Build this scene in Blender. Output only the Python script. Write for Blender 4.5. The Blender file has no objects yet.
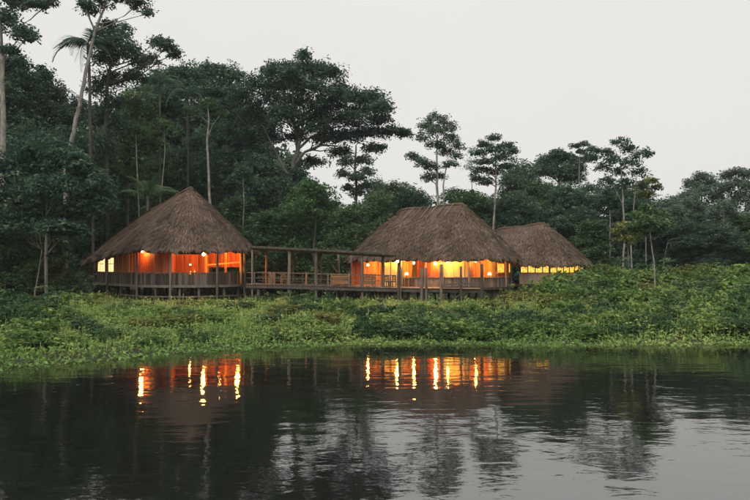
import bpy, math, random
import numpy as np
from mathutils import Vector, Matrix
R = math.radians
rng = np.random.default_rng(7)
random.seed(7)
sc = bpy.context.scene
col = sc.collection

# ------------------------------------------------------------------ camera
CAMZ, F, PITCH = 4.35, 730.0, R(1.18)          # height over water, focal length in photo pixels (750 wide), pitch up
cam = bpy.data.cameras.new('camera')
cam.sensor_width = 36.0; cam.lens = 36.0 * F / 750.0
cam.clip_start = 0.1; cam.clip_end = 3000
camo = bpy.data.objects.new('camera', cam); col.objects.link(camo)
camo.location = (0, 0, CAMZ); camo.rotation_euler = (R(90) + PITCH, 0, 0)
sc.camera = camo

# ------------------------------------------------------------------ sky, sun, exposure
world = bpy.data.worlds.new('World'); sc.world = world; world.use_nodes = True
wn, wl = world.node_tree.nodes, world.node_tree.links
wn.clear()
SUN_EL, SUN_AZ = R(50), R(205)
sky = wn.new('ShaderNodeTexSky'); sky.sky_type = 'NISHITA'; sky.sun_disc = False
sky.sun_elevation = SUN_EL; sky.sun_rotation = SUN_AZ; sky.air_density = 1.0; sky.dust_density = 6.0; sky.altitude = 0
hs = wn.new('ShaderNodeHueSaturation'); hs.inputs['Saturation'].default_value = 0.12
bg1 = wn.new('ShaderNodeBackground'); bg1.inputs['Strength'].default_value = 0.04
bg2 = wn.new('ShaderNodeBackground'); bg2.inputs['Color'].default_value = (0.458, 0.452, 0.438, 1)
tcw = wn.new('ShaderNodeTexCoord'); nzw = wn.new('ShaderNodeTexNoise')     # faint unevenness of the cloud deck
nzw.inputs['Scale'].default_value = 1.6; nzw.inputs['Detail'].default_value = 4
mrw = wn.new('ShaderNodeMapRange'); mrw.inputs['To Min'].default_value = 0.91; mrw.inputs['To Max'].default_value = 1.09
mxw = wn.new('ShaderNodeMixShader'); mxw.inputs[0].default_value = 0.88
wo = wn.new('ShaderNodeOutputWorld')
wl.new(sky.outputs[0], hs.inputs['Color']); wl.new(hs.outputs[0], bg1.inputs[0])
wl.new(tcw.outputs['Generated'], nzw.inputs['Vector']); wl.new(nzw.outputs['Fac'], mrw.inputs['Value']); wl.new(mrw.outputs[0], bg2.inputs['Strength'])
wl.new(bg1.outputs[0], mxw.inputs[1]); wl.new(bg2.outputs[0], mxw.inputs[2]); wl.new(mxw.outputs[0], wo.inputs[0])
sun = bpy.data.lights.new('sun', 'SUN'); sun.energy = 1.5; sun.angle = R(60); sun.color = (1, 0.96, 0.9)
suno = bpy.data.objects.new('sun', sun); col.objects.link(suno)
suno.rotation_euler = (R(90) - SUN_EL, 0, -SUN_AZ + R(180)); suno.location = (0, -20, 60)
sc.view_settings.view_transform = 'Standard'; sc.view_settings.look = 'None'
sc.view_settings.exposure = 0.95; sc.view_settings.gamma = 1.0; sc.view_settings.use_curve_mapping = False
cy = sc.cycles
cy.max_bounces = 6; cy.diffuse_bounces = 3; cy.glossy_bounces = 3; cy.transmission_bounces = 3
cy.transparent_max_bounces = 4; cy.sample_clamp_indirect = 6.0; cy.volume_bounces = 0
cy.caustics_reflective = False; cy.caustics_refractive = False

# ------------------------------------------------------------------ helpers
CP, SP = math.cos(PITCH), math.sin(PITCH)
def W(px, py, Y):
    """the point at distance Y that the photograph shows at pixel (px, py)"""
    a, b = (px - 375) / F, (250 - py) / F
    dy = CP - b * SP; dz = SP + b * CP
    t = Y / dy
    return Vector((a * t, Y, CAMZ + dz * t))
def X(px, Y): return W(px, 265, Y).x
def toPX(x, y): return 375 + F * x / y          # close enough near the horizon

def smooth(t): t = np.clip(t, 0, 1); return t * t * (3 - 2 * t)
SH_X = [-140, -60, -30, -15.5, -12.3, -8.75, -3.9, -1.1, 4.1, 9.3, 14.9, 20.4, 40, 140]
SH_Y = [10, 21, 26.5, 30.6, 33.2, 37.0, 38.8, 40.6, 40.2, 39.2, 40.0, 40.2, 41, 44]
def shore(x): return np.interp(x, SH_X, SH_Y)
def gnoise(x, y):
    return (np.sin(x * .53 + 1.3) * np.sin(y * .61 + .4) * .5 + np.sin(x * 1.31 + y * .7) * .25 + np.sin(x * .21 - y * 1.7 + 2) * .25)
def ground_z(x, y):
    x = np.asarray(x, float); y = np.asarray(y, float)
    d = y - shore(x)
    z = np.where(d < 0, np.maximum(-2.5, d * 0.25), 0.95 * smooth(d / 17.0) + 0.12 * smooth(d / 3))
    z = z + 0.012 * np.maximum(0, y - 70)
    z = z + 1.3 * smooth((x - 11) / 12) * smooth((y - 46) / 16)
    z = z + 0.12 * gnoise(x, y) * smooth(d / 4)
    return z
def gz(x, y): return float(ground_z(x, y))

def tag(o, label=None, cat=None, group=None, kind=None):
    if label: o['label'] = label
    if cat: o['category'] = cat
    if group: o['group'] = group
    if kind: o['kind'] = kind
    return o
def thing(name, label, cat, loc=(0, 0, 0), rz=0.0, group=None):
    o = bpy.data.objects.new(name, None); col.objects.link(o)
    o.location = loc; o.rotation_euler = (0, 0, rz); o.empty_display_size = .3
    return tag(o, label, cat, group)
def root_loc(p):
    while p is not None and p.parent is not None: p = p.parent
    return Vector((0, 0, 0)) if p is None else p.location.copy()
def link(name, me, parent=None, mat=None, loc=None):
    o = bpy.data.objects.new(name, me); col.objects.link(o)
    if parent is not None: o.parent = parent
    if loc is not None: o.location = loc
    if mat is not None and len(me.materials) == 0: me.materials.append(mat)
    return o
def copy_thing(src, loc, rz=0.0, scale=None, label=None, group=None):
    r = src.copy(); col.objects.link(r); r.location = loc; r.rotation_euler = (0, 0, rz)
    if scale is not None: r.scale = scale
    if label: r['label'] = label
    if group: r['group'] = group
    for ch in src.children:
        c = ch.copy(); col.objects.link(c); c.parent = r
        for g in ch.children:
            d = g.copy(); col.objects.link(d); d.parent = c
    return r

class MB:
    def __init__(s): s.v = []; s.f = []; s.smooth = False
    def add(s, vs, fs):
        n = len(s.v); s.v += [tuple(v) for v in vs]; s.f += [tuple(n + i for i in f) for f in fs]; return s
    def box(s, c, size, rz=0.0):
        c = Vector(c); hx, hy, hz = size[0] / 2, size[1] / 2, size[2] / 2
        ca, sa = math.cos(rz), math.sin(rz)
        vs = [c + Vector((x * ca - y * sa, x * sa + y * ca, z)) for x, y, z in
              ((-hx, -hy, -hz), (hx, -hy, -hz), (hx, hy, -hz), (-hx, hy, -hz), (-hx, -hy, hz), (hx, -hy, hz), (hx, hy, hz), (-hx, hy, hz))]
        return s.add(vs, ((3, 2, 1, 0), (4, 5, 6, 7), (0, 1, 5, 4), (1, 2, 6, 5), (2, 3, 7, 6), (3, 0, 4, 7)))
    def beam(s, p0, p1, w, h):
        p0, p1 = Vector(p0), Vector(p1); d = (p1 - p0).normalized()
        up = Vector((0, 0, 1)) if abs(d.z) < .9 else Vector((0, 1, 0))
        sd = d.cross(up).normalized(); u = sd.cross(d)
        vs = [p + sd * a * w / 2 + u * b * h / 2 for p in (p0, p1) for a, b in ((-1, -1), (1, -1), (1, 1), (-1, 1))]
        return s.add(vs, ((0, 1, 2, 3), (7, 6, 5, 4), (0, 4, 5, 1), (1, 5, 6, 2), (2, 6, 7, 3), (3, 7, 4, 0)))
    def tube(s, pts, rad, n=7, cap=True, wob=0.0):
        pts = [Vector(p) for p in pts]; rings = []; prev = None
        for i, p in enumerate(pts):
            d = (pts[min(i + 1, len(pts) - 1)] - pts[max(i - 1, 0)]).normalized()
            ref = Vector((1, 0, 0)) if abs(d.x) < .8 else Vector((0, 1, 0))
            a = d.cross(ref).normalized(); b = d.cross(a)
            if a.y < 0 and abs(d.x) < .8: pass
            r = rad[i] if hasattr(rad, '__len__') else rad
            rings.append([p + (a * math.cos(t) + b * math.sin(t)) * r * (1 + wob * (random.random() - .5)) for t in [2 * math.pi * k / n for k in range(n)]])
        vs = [v for r in rings for v in r]; fs = []
        for i in range(len(pts) - 1):
            for k in range(n):
                fs.append((i * n + k, i * n + (k + 1) % n, (i + 1) * n + (k + 1) % n, (i + 1) * n + k))
        if cap: fs.append(tuple(range(n))[::-1]); fs.append(tuple((len(pts) - 1) * n + k for k in range(n)))
        return s.add(vs, fs)
    def lathe(s, prof, c=(0, 0, 0), n=12):
        c = Vector(c); vs = []; fs = []
        for r, z in prof:
            for k in range(n): t = 2 * math.pi * k / n; vs.append(c + Vector((r * math.cos(t), r * math.sin(t), z)))
        for i in range(len(prof) - 1):
            for k in range(n): fs.append((i * n + k, i * n + (k + 1) % n, (i + 1) * n + (k + 1) % n, (i + 1) * n + k))
        return s.add(vs, fs)
    def build(s, name, mat, parent=None, smooth=False, kind=None, label=None):
        o = root_loc(parent)
        me = bpy.data.meshes.new(name); me.from_pydata([(v[0] - o.x, v[1] - o.y, v[2] - o.z) for v in s.v], [], s.f)
        me.materials.append(mat)
        if smooth: me.polygons.foreach_set('use_smooth', [True] * len(me.polygons))
        ob = link(name, me, parent)
        return tag(ob, label, kind=kind)

def np_mesh(name, V, Fq, mat, tint=None, smooth=False):
    """quad mesh from numpy arrays, tint = one colour value for each face"""
    me = bpy.data.meshes.new(name); nf = len(Fq)
    me.vertices.add(len(V)); me.vertices.foreach_set('co', np.ascontiguousarray(V, np.float32).ravel())
    me.loops.add(nf * 4); me.loops.foreach_set('vertex_index', np.ascontiguousarray(Fq, np.int32).ravel())
    me.polygons.add(nf); me.polygons.foreach_set('loop_start', np.arange(0, nf * 4, 4, dtype=np.int32))
    me.polygons.foreach_set('loop_total', np.full(nf, 4, np.int32))
    me.update(calc_edges=True)
    if smooth: me.polygons.foreach_set('use_smooth', np.ones(nf, bool))
    if tint is not None:
        at = me.attributes.new('tint', 'FLOAT', 'FACE'); at.data.foreach_set('value', np.ascontiguousarray(tint, np.float32))
    me.materials.append(mat)
    return me

# ------------------------------------------------------------------ materials
def newmat(name):
    m = bpy.data.materials.new(name); m.use_nodes = True; nt = m.node_tree; nt.nodes.clear()
    out = nt.nodes.new('ShaderNodeOutputMaterial'); return m, nt, nt.nodes, nt.links, out
def ramp(nodes, stops):
    r = nodes.new('ShaderNodeValToRGB'); e = r.color_ramp.elements
    while len(e) < len(stops): e.new(0.5)
    for i, (p, c) in enumerate(stops): e[i].position = p; e[i].color = (*c, 1)
    return r
def leaf_mat(name, dark, mid, light, rough=.55, trans=.25):
    m, nt, n, l, out = newmat(name)
    at = n.new('ShaderNodeAttribute'); at.attribute_name = 'tint'
    oi = n.new('ShaderNodeObjectInfo')
    mad = n.new('ShaderNodeMath'); mad.operation = 'MULTIPLY_ADD'; mad.inputs[1].default_value = .36; mad.inputs[2].default_value = -.18
    add = n.new('ShaderNodeMath'); add.operation = 'ADD'; add.use_clamp = True
    l.new(oi.outputs['Random'], mad.inputs[0]); l.new(mad.outputs[0], add.inputs[0]); l.new(at.outputs['Fac'], add.inputs[1])
    r = ramp(n, [(0, dark), (.5, mid), (1, light)]); l.new(add.outputs[0], r.inputs[0])
    p = n.new('ShaderNodeBsdfPrincipled'); p.inputs['Roughness'].default_value = rough; p.inputs['Specular IOR Level'].default_value = .12
    t = n.new('ShaderNodeBsdfTranslucent'); mx = n.new('ShaderNodeMixShader'); mx.inputs[0].default_value = trans
    l.new(r.outputs[0], p.inputs['Base Color']); l.new(r.outputs[0], t.inputs['Color'])
    l.new(p.outputs[0], mx.inputs[1]); l.new(t.outputs[0], mx.inputs[2]); l.new(mx.outputs[0], out.inputs[0])
    return m
def surf_mat(name, stops, scale=(1, 1, 1), nscale=3.0, rough=.8, bump=.3, detail=6, coord='Object', rnd=.0, spec=.3):
    """noise coloured surface, scale stretches the grain"""
    m, nt, n, l, out = newmat(name)
    tc = n.new('ShaderNodeTexCoord'); mp = n.new('ShaderNodeMapping'); mp.inputs['Scale'].default_value = scale
    nz = n.new('ShaderNodeTexNoise'); nz.inputs['Scale'].default_value = nscale; nz.inputs['Detail'].default_value = detail; nz.inputs['Roughness'].default_value = .65
    l.new(tc.outputs[coord], mp.inputs[0]); l.new(mp.outputs[0], nz.inputs['Vector'])
    fac = nz.outputs['Fac']
    oi = n.new('ShaderNodeObjectInfo')
    if rnd:
        va = n.new('ShaderNodeVectorMath'); va.operation = 'ADD'
        vm = n.new('ShaderNodeVectorMath'); vm.operation = 'SCALE'; vm.inputs['Scale'].default_value = 37.0
        cmb = n.new('ShaderNodeCombineXYZ'); 
        for k in range(3): l.new(oi.outputs['Random'], cmb.inputs[k])
        l.new(cmb.outputs[0], vm.inputs[0]); l.new(mp.outputs[0], va.inputs[0]); l.new(vm.outputs[0], va.inputs[1]); l.new(va.outputs[0], nz.inputs['Vector'])
        mad = n.new('ShaderNodeMath'); mad.operation = 'MULTIPLY_ADD'; mad.inputs[1].default_value = rnd; mad.inputs[2].default_value = -rnd / 2
        ad = n.new('ShaderNodeMath'); ad.use_clamp = True
        l.new(oi.outputs['Random'], mad.inputs[0]); l.new(mad.outputs[0], ad.inputs[0]); l.new(fac, ad.inputs[1]); fac = ad.outputs[0]
    r = ramp(n, stops); l.new(fac, r.inputs[0])
    p = n.new('ShaderNodeBsdfPrincipled'); p.inputs['Roughness'].default_value = rough; p.inputs['Specular IOR Level'].default_value = spec
    b = n.new('ShaderNodeBump'); b.inputs['Strength'].default_value = bump; b.inputs['Distance'].default_value = .05
    l.new(nz.outputs['Fac'], b.inputs['Height']); l.new(b.outputs[0], p.inputs['Normal'])
    l.new(r.outputs[0], p.inputs['Base Color']); l.new(p.outputs[0], out.inputs[0])
    return m
def emit_mat(name, color, strength):
    m, nt, n, l, out = newmat(name)
    e = n.new('ShaderNodeEmission'); e.inputs[0].default_value = (*color, 1); e.inputs[1].default_value = strength
    l.new(e.outputs[0], out.inputs[0]); return m

M = {}
M['leaf_deep'] = leaf_mat('leaf_deep', (.022, .054, .038), (.062, .112, .076), (.145, .200, .125), trans=.4)
M['leaf_teal'] = leaf_mat('leaf_teal', (.022, .058, .040), (.062, .120, .080), (.140, .205, .122), trans=.4)
M['leaf_mid'] = leaf_mat('leaf_mid', (.030, .072, .034), (.078, .142, .062), (.170, .225, .092), trans=.38)
M['leaf_dark'] = leaf_mat('leaf_dark', (.024, .064, .026), (.056, .122, .044), (.115, .185, .066), trans=.35)
M['leaf_bright'] = leaf_mat('leaf_bright', (.050, .115, .034), (.130, .225, .060), (.265, .330, .096), trans=.4)
M['leaf_olive'] = leaf_mat('leaf_olive', (.066, .092, .028), (.140, .165, .046), (.260, .240, .078), trans=.35)
M['leaf_grey'] = leaf_mat('leaf_grey', (.052, .088, .064), (.108, .160, .116), (.190, .235, .165), trans=.38)  # greyed green, distance haze put into the leaf colour
M['herb'] = leaf_mat('herb', (.070, .165, .042), (.200, .330, .088), (.420, .430, .150), trans=.4)
M['bark_pale'] = surf_mat('bark_pale', [(.28, (.07, .065, .052)), (.5, (.19, .175, .15)), (.72, (.36, .34, .30))], (1, 1, .5), 3.0, .85, .8)
M['bark_dark'] = surf_mat('bark_dark', [(.3, (.035, .03, .025)), (.55, (.075, .065, .052)), (.8, (.13, .12, .10))], (1, 1, .3), 2.5, .9, .6)
M['bark_mid'] = surf_mat('bark_mid', [(.3, (.06, .055, .045)), (.55, (.13, .12, .10)), (.8, (.22, .20, .17))], (1, 1, .3), 2.5, .9, .6)
M['earth'] = surf_mat('earth', [(.3, (.02, .022, .012)), (.55, (.04, .042, .02)), (.8, (.07, .065, .03))], (1, 1, 1), .8, .95, .8)
M['wood_grey'] = surf_mat('wood_grey', [(.25, (.042, .034, .026)), (.5, (.098, .080, .064)), (.78, (.22, .19, .155))], (6, 6, .5), 1.6, .85, .35, rnd=.30)
M['wood_brown'] = surf_mat('wood_brown', [(.25, (.022, .016, .012)), (.5, (.062, .049, .037)), (.78, (.17, .142, .112))], (6, 6, .5), 1.6, .85, .35, rnd=.45)
M['wood_dark'] = surf_mat('wood_dark', [(.3, (.025, .02, .016)), (.55, (.055, .045, .036)), (.8, (.10, .085, .07))], (5, 5, .6), 1.6, .85, .4, rnd=.2)
M['wood_pole'] = surf_mat('wood_pole', [(.3, (.07, .055, .042)), (.55, (.14, .115, .09)), (.8, (.23, .20, .16))], (4, 4, .5), 1.8, .85, .5, rnd=.25)
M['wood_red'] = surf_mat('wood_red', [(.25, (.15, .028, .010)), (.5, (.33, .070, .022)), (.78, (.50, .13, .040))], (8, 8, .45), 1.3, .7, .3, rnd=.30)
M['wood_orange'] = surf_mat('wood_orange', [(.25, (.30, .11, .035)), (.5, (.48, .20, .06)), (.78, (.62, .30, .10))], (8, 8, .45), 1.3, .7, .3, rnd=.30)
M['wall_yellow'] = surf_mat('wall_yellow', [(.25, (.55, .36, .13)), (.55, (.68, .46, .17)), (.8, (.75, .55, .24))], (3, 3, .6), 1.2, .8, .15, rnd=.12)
M['wall_pale'] = surf_mat('wall_pale', [(.25, (.20, .155, .128)), (.5, (.27, .22, .185)), (.78, (.34, .285, .245))], (5, 5, .4), 1.2, .85, .25, rnd=.2)
M['wood_warm'] = surf_mat('wood_warm', [(.25, (.16, .075, .035)), (.5, (.27, .135, .06)), (.78, (.38, .21, .10))], (.6, 6, 6), 1.6, .7, .3, rnd=.2)
M['metal_dark'] = surf_mat('metal_dark', [(.3, (.02, .02, .02)), (.7, (.05, .05, .05))], (1, 1, 1), 9, .5, .1)
M['ceramic'] = surf_mat('ceramic', [(.3, (.6, .56, .5)), (.7, (.75, .72, .66))], (1, 1, 1), 9, .4, .1)
M['bulb'] = emit_mat('bulb', (1, .40, .075), 400)
M['bulb_small'] = emit_mat('bulb_small', (1, .42, .08), 300)
M['pane_white'] = emit_mat('pane_white', (1, .66, .32), .85)
# lit curtains: the cloth itself glows, fold shading painted into the glow colour
m, nt, n, l, out = newmat('curtain_lit')
tc = n.new('ShaderNodeTexCoord'); mp = n.new('ShaderNodeMapping'); mp.inputs['Scale'].default_value = (7, 1, .25)
nz = n.new('ShaderNodeTexNoise'); nz.inputs['Scale'].default_value = 1.0; nz.inputs['Detail'].default_value = 3
r = ramp(n, [(.3, (.90, .34, .06)), (.5, (1, .58, .22)), (.68, (1, .74, .40))]); e = n.new('ShaderNodeEmission'); e.inputs[1].default_value = .8
l.new(tc.outputs['Object'], mp.inputs[0]); l.new(mp.outputs[0], nz.inputs['Vector']); l.new(nz.outputs['Fac'], r.inputs[0]); l.new(r.outputs[0], e.inputs[0]); l.new(e.outputs[0], out.inputs[0])
M['curtain_lit'] = m
M['shade_lit'] = emit_mat('shade_lit', (1, .72, .36), 2.2)
# lit panes: the panes themselves glow, room light put in as uneven noise colour
m, nt, n, l, out = newmat('pane_yellow')
tc = n.new('ShaderNodeTexCoord'); nz = n.new('ShaderNodeTexNoise'); nz.inputs['Scale'].default_value = 3.5; nz.inputs['Detail'].default_value = 3
r = ramp(n, [(.32, (.75, .20, .012)), (.5, (1, .47, .035)), (.7, (1, .70, .14))])
e = n.new('ShaderNodeEmission'); e.inputs[1].default_value = .85
g = n.new('ShaderNodeBsdfGlossy'); g.inputs['Roughness'].default_value = .05; mx = n.new('ShaderNodeMixShader'); mx.inputs[0].default_value = .06
l.new(tc.outputs['Object'], nz.inputs['Vector']); l.new(nz.outputs['Fac'], r.inputs[0]); l.new(r.outputs[0], e.inputs[0])
l.new(e.outputs[0], mx.inputs[1]); l.new(g.outputs[0], mx.inputs[2]); l.new(mx.outputs[0], out.inputs[0]); M['pane_yellow'] = m
# thatch strands and the shell under them
def thatch_mat(name, use_tint):
    m, nt, n, l, out = newmat(name)
    r = ramp(n, [(0, (.026, .018, .013)), (.45, (.094, .064, .046)), (.8, (.158, .116, .084)), (1, (.235, .185, .138))])
    tc = n.new('ShaderNodeTexCoord'); nz = n.new('ShaderNodeTexNoise'); nz.inputs['Scale'].default_value = .55; nz.inputs['Detail'].default_value = 6
    l.new(tc.outputs['Object'], nz.inputs['Vector'])
    mr = n.new('ShaderNodeMath'); mr.operation = 'MULTIPLY_ADD'; mr.inputs[1].default_value = 1.1; mr.inputs[2].default_value = -.55 if use_tint else -.15
    l.new(nz.outputs['Fac'], mr.inputs[0])
    if use_tint:
        at = n.new('ShaderNodeAttribute'); at.attribute_name = 'tint'; ad = n.new('ShaderNodeMath'); ad.use_clamp = True
        l.new(mr.outputs[0], ad.inputs[0]); l.new(at.outputs['Fac'], ad.inputs[1]); l.new(ad.outputs[0], r.inputs[0])
    else: l.new(mr.outputs[0], r.inputs[0])
    p = n.new('ShaderNodeBsdfPrincipled'); p.inputs['Roughness'].default_value = .9; p.inputs['Specular IOR Level'].default_value = .15
    l.new(r.outputs[0], p.inputs['Base Color']); l.new(p.outputs[0], out.inputs[0]); return m
M['thatch'] = thatch_mat('thatch', True); M['thatch_shell'] = thatch_mat('thatch_shell', False)
# water: dark brown river water, fine ripples and broader slow swells
m, nt, n, l, out = newmat('water')
p = n.new('ShaderNodeBsdfPrincipled'); p.inputs['Base Color'].default_value = (.007, .007, .006, 1)
p.inputs['Roughness'].default_value = .035; p.inputs['IOR'].default_value = 3.0
tc = n.new('ShaderNodeTexCoord'); prev = None
def wlayer(sc3, nscale, detail, dist, rot=0.0, rough=.5):
    global prev
    mp = n.new('ShaderNodeMapping'); mp.inputs['Scale'].default_value = sc3; mp.inputs['Rotation'].default_value = (0, 0, rot)
    nz = n.new('ShaderNodeTexNoise'); nz.inputs['Scale'].default_value = nscale; nz.inputs['Detail'].default_value = detail; nz.inputs['Roughness'].default_value = rough
    nz.inputs['Distortion'].default_value = .4
    b = n.new('ShaderNodeBump'); b.inputs['Strength'].default_value = 1.0; b.inputs['Distance'].default_value = dist
    l.new(tc.outputs['Object'], mp.inputs[0]); l.new(mp.outputs[0], nz.inputs['Vector']); l.new(nz.outputs['Fac'], b.inputs['Height'])
    if prev is not None: l.new(prev, b.inputs['Normal'])
    prev = b.outputs[0]; return b
wlayer((.4, 1, 1), .45, 2, .020, R(12))
wlayer((.5, 1, 1), 1.7, 2, .0092, R(-14))
wlayer((.8, 1, 1), 7.0, 2, .0017, R(5))
l.new(prev, p.inputs['Normal']); l.new(p.outputs[0], out.inputs[0]); M['water'] = m

# ------------------------------------------------------------------ the setting: ground and water
xs = np.unique(np.concatenate([np.linspace(-400, -60, 24), np.linspace(-60, 60, 121), np.linspace(60, 400, 24)]))
ys = np.unique(np.concatenate([np.linspace(-60, 24, 12), np.linspace(24, 90, 100), np.linspace(90, 700, 40)]))
GX, GY = np.meshgrid(xs, ys); GZ = ground_z(GX, GY)
V = np.stack([GX, GY, GZ], -1).reshape(-1, 3); nx, ny = len(xs), len(ys)
I = (np.arange(ny - 1)[:, None] * nx + np.arange(nx - 1)[None, :]).ravel()
tag(link('ground', np_mesh('ground', V, np.stack([I, I + 1, I + nx + 1, I + nx], 1), M['earth'], smooth=True)), 'dark forest earth and rising river bank', kind='structure')
w = MB().add([(-390, -55, 0), (390, -55, 0), (390, 60, 0), (-390, 60, 0)], [(0, 1, 2, 3)]).build('water', M['water'])
tag(w, 'dark still river water with fine ripples', kind='structure')

# ------------------------------------------------------------------ foliage
def unit(a): return a / np.maximum(1e-9, np.linalg.norm(a, axis=-1, keepdims=True))
def leaves(C, L, wid, tint, outward=None, up=.8, droop=.25, g=rng):
    """one rhombic leaf at every centre C"""
    N = len(C)
    d = g.normal(size=(N, 3)); d[:, 2] *= .5
    if outward is not None: d += outward * 1.0
    d[:, 2] -= droop; d = unit(d)
    nrm = unit(g.normal(size=(N, 3)) * .7 + np.array([0, 0, up]))
    s = unit(np.cross(nrm, d)); nn = np.cross(d, s)
    L = (L * g.uniform(.5, 1.65, N))[:, None]; wd = L * wid
    a = C - d * L * .5; t = C + d * L * .5 - nn * L * .12
    V = np.stack([a, C + s * wd * .5, t, C - s * wd * .5], 1).reshape(-1, 3)
    return V, np.arange(N * 4).reshape(N, 4), tint
def tufts(T, K, rad, flat, L, wid, g=rng, spread=.5):
    """K leaves round every tuft centre; light and dark tufts"""
    N = len(T)
    o = g.normal(size=(N, K, 3)); o = unit(o) * (g.uniform(.15, 1, (N, K, 1)) ** .6) * rad * g.uniform(.7, 1.3, (N, 1, 1))
    o[..., 2] *= flat
    o[..., 2] -= .12 * np.linalg.norm(o[..., :2], axis=-1)
    C = (T[:, None] + o).reshape(-1, 3)
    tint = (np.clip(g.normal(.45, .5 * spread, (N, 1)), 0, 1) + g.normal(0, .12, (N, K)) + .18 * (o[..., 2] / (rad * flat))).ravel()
    return leaves(C, L, wid, np.clip(tint, 0, 1), unit(o.reshape(-1, 3)) * .8, g=g)
def clump_tufts(c, r, n, g=rng, low=-.55, inner=.5):
    u = unit(g.normal(size=(n * 3, 3))); u = u[u[:, 2] > low][:n]
    rr = g.uniform(inner, 1.0, (len(u), 1))
    lump = 1 + .18 * np.sin(u[:, :1] * 5 + g.uniform(0, 6)) * np.sin(u[:, 1:2] * 5 + g.uniform(0, 6))
    stray = 1 + .35 * (g.random((len(u), 1)) < .12)
    return np.asarray(c) + u * rr * lump * stray * np.asarray(r) + g.normal(0, .10, (len(u), 3)) * np.mean(r)
def joinv(parts):
    Vs, Fs, Ts, n = [], [], [], 0
    for V, Fq, t in parts: Vs.append(V); Fs.append(Fq + n); Ts.append(t); n += len(V)
    return np.concatenate(Vs), np.concatenate(Fs), np.concatenate(Ts)
def curve(p0, p1, sag, k=5, wob=.0, g=random):
    p0, p1 = Vector(p0), Vector(p1); L = (p1 - p0).length; out = []
    for i in range(k + 1):
        t = i / k; p = p0.lerp(p1, t); p.z += sag * L * math.sin(math.pi * t) ** 1.0 * (1 - t * .3)
        if 0 < i < k: p += Vector((g.uniform(-1, 1), g.uniform(-1, 1), g.uniform(-1, 1))) * wob * L
        out.append(p)
    return out

def make_tree(name, label, Y, trunks, clumps, leafm, barkm, L=.42, wid=.5, dens=1.0, K=13, trad=.85, cat='tree', group=None, flat=.5, lean=0, limb_r=.10, twig=True, spread=.5):
    """trunks: [[(px, py, radius m), ...] from low to high]; clumps: [(px, py, rx, ry, dY)] with radii in photo pixels"""
    mpp = Y / F
    b = W(trunks[0][0][0], 265, Y); base = Vector((b.x, Y, gz(b.x, Y)))
    t = thing(name, label, cat, base, group=group)
    mb = MB(); tops = []
    for tr in trunks:
        pts = [W(q[0], q[1], Y) for q in tr]; rad = [q[2] * .6 for q in tr]
        if tr[0][1] > 206 and pts[0].z > gz(pts[0].x, Y) + .1 or tr is trunks[0]:
            pts.insert(0, Vector((pts[0].x, Y, gz(pts[0].x, Y) - .2))); rad.insert(0, rad[0] * 1.25)
        # subdivide and wobble a little
        P, Rr = [], []
        for i in range(len(pts) - 1):
            k = 3
            for j in range(k):
                u = j / k; q = pts[i].lerp(pts[i + 1], u)
                if (i, j) != (0, 0): q += Vector((random.uniform(-1, 1), random.uniform(-1, 1), 0)) * Rr[-1] * .35
                P.append(q); Rr.append(rad[i] * (1 - u) + rad[i + 1] * u)
        P.append(pts[-1]); Rr.append(rad[-1])
        mb.tube(P, Rr, 8, wob=.15); tops.append((P, Rr))
    parts = []
    for (cx, cyy, rx, ry, dY) in clumps:
        c = W(cx, cyy, Y + dY); rx_, rz_ = rx * mpp * 1.08, ry * mpp * 1.3
        r3 = (rx_, min(rx_, max(rz_, rx_ * .8)), rz_)
        n = max(6, int(dens * 7.5 * (rx_ * rz_ * 4 + rx_ * rx_ * 2) ** .62 * 2.2))
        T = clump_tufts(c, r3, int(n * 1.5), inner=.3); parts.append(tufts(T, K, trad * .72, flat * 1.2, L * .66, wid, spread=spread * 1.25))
        # limb from the trunk to the clump, twigs inside it
        P, Rr = min(tops, key=lambda q: abs(q[0][-1].x - c.x) + abs(q[0][-1].y - c.y))
        want = c.z - (abs(c.x - P[-1].x) + abs(dY)) * .45 - rz_ * .4
        i = min(range(len(P)), key=lambda k: abs(P[k].z - want) + (0 if P[k].z < c.z else 3))
        i = max(i, len(P) // 3)
        lr = min(Rr[i] * .6, limb_r * (1 + .12 * (rx_ + rz_)))
        cv = curve(P[i], c, -.10 if c.z - P[i].z > 2 else .06, 5, .03)
        mb.tube(cv, [lr * (1 - .75 * k / 5) for k in range(6)], 6, wob=.1)
        if twig:
            for tt in T[:: max(1, len(T) // 7)]:
                mb.tube(curve(cv[random.choice((3, 4, 5))], tt, .05, 2, .05), [lr * .25, lr * .16, lr * .08], 4, cap=False)
    mb.build('trunk', barkm, t, smooth=True)
    V, Fq, ti = joinv(parts); V = V - np.array(base)
    link('crown', np_mesh('crown', V, Fq, leafm, ti), t)
    return t

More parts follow.
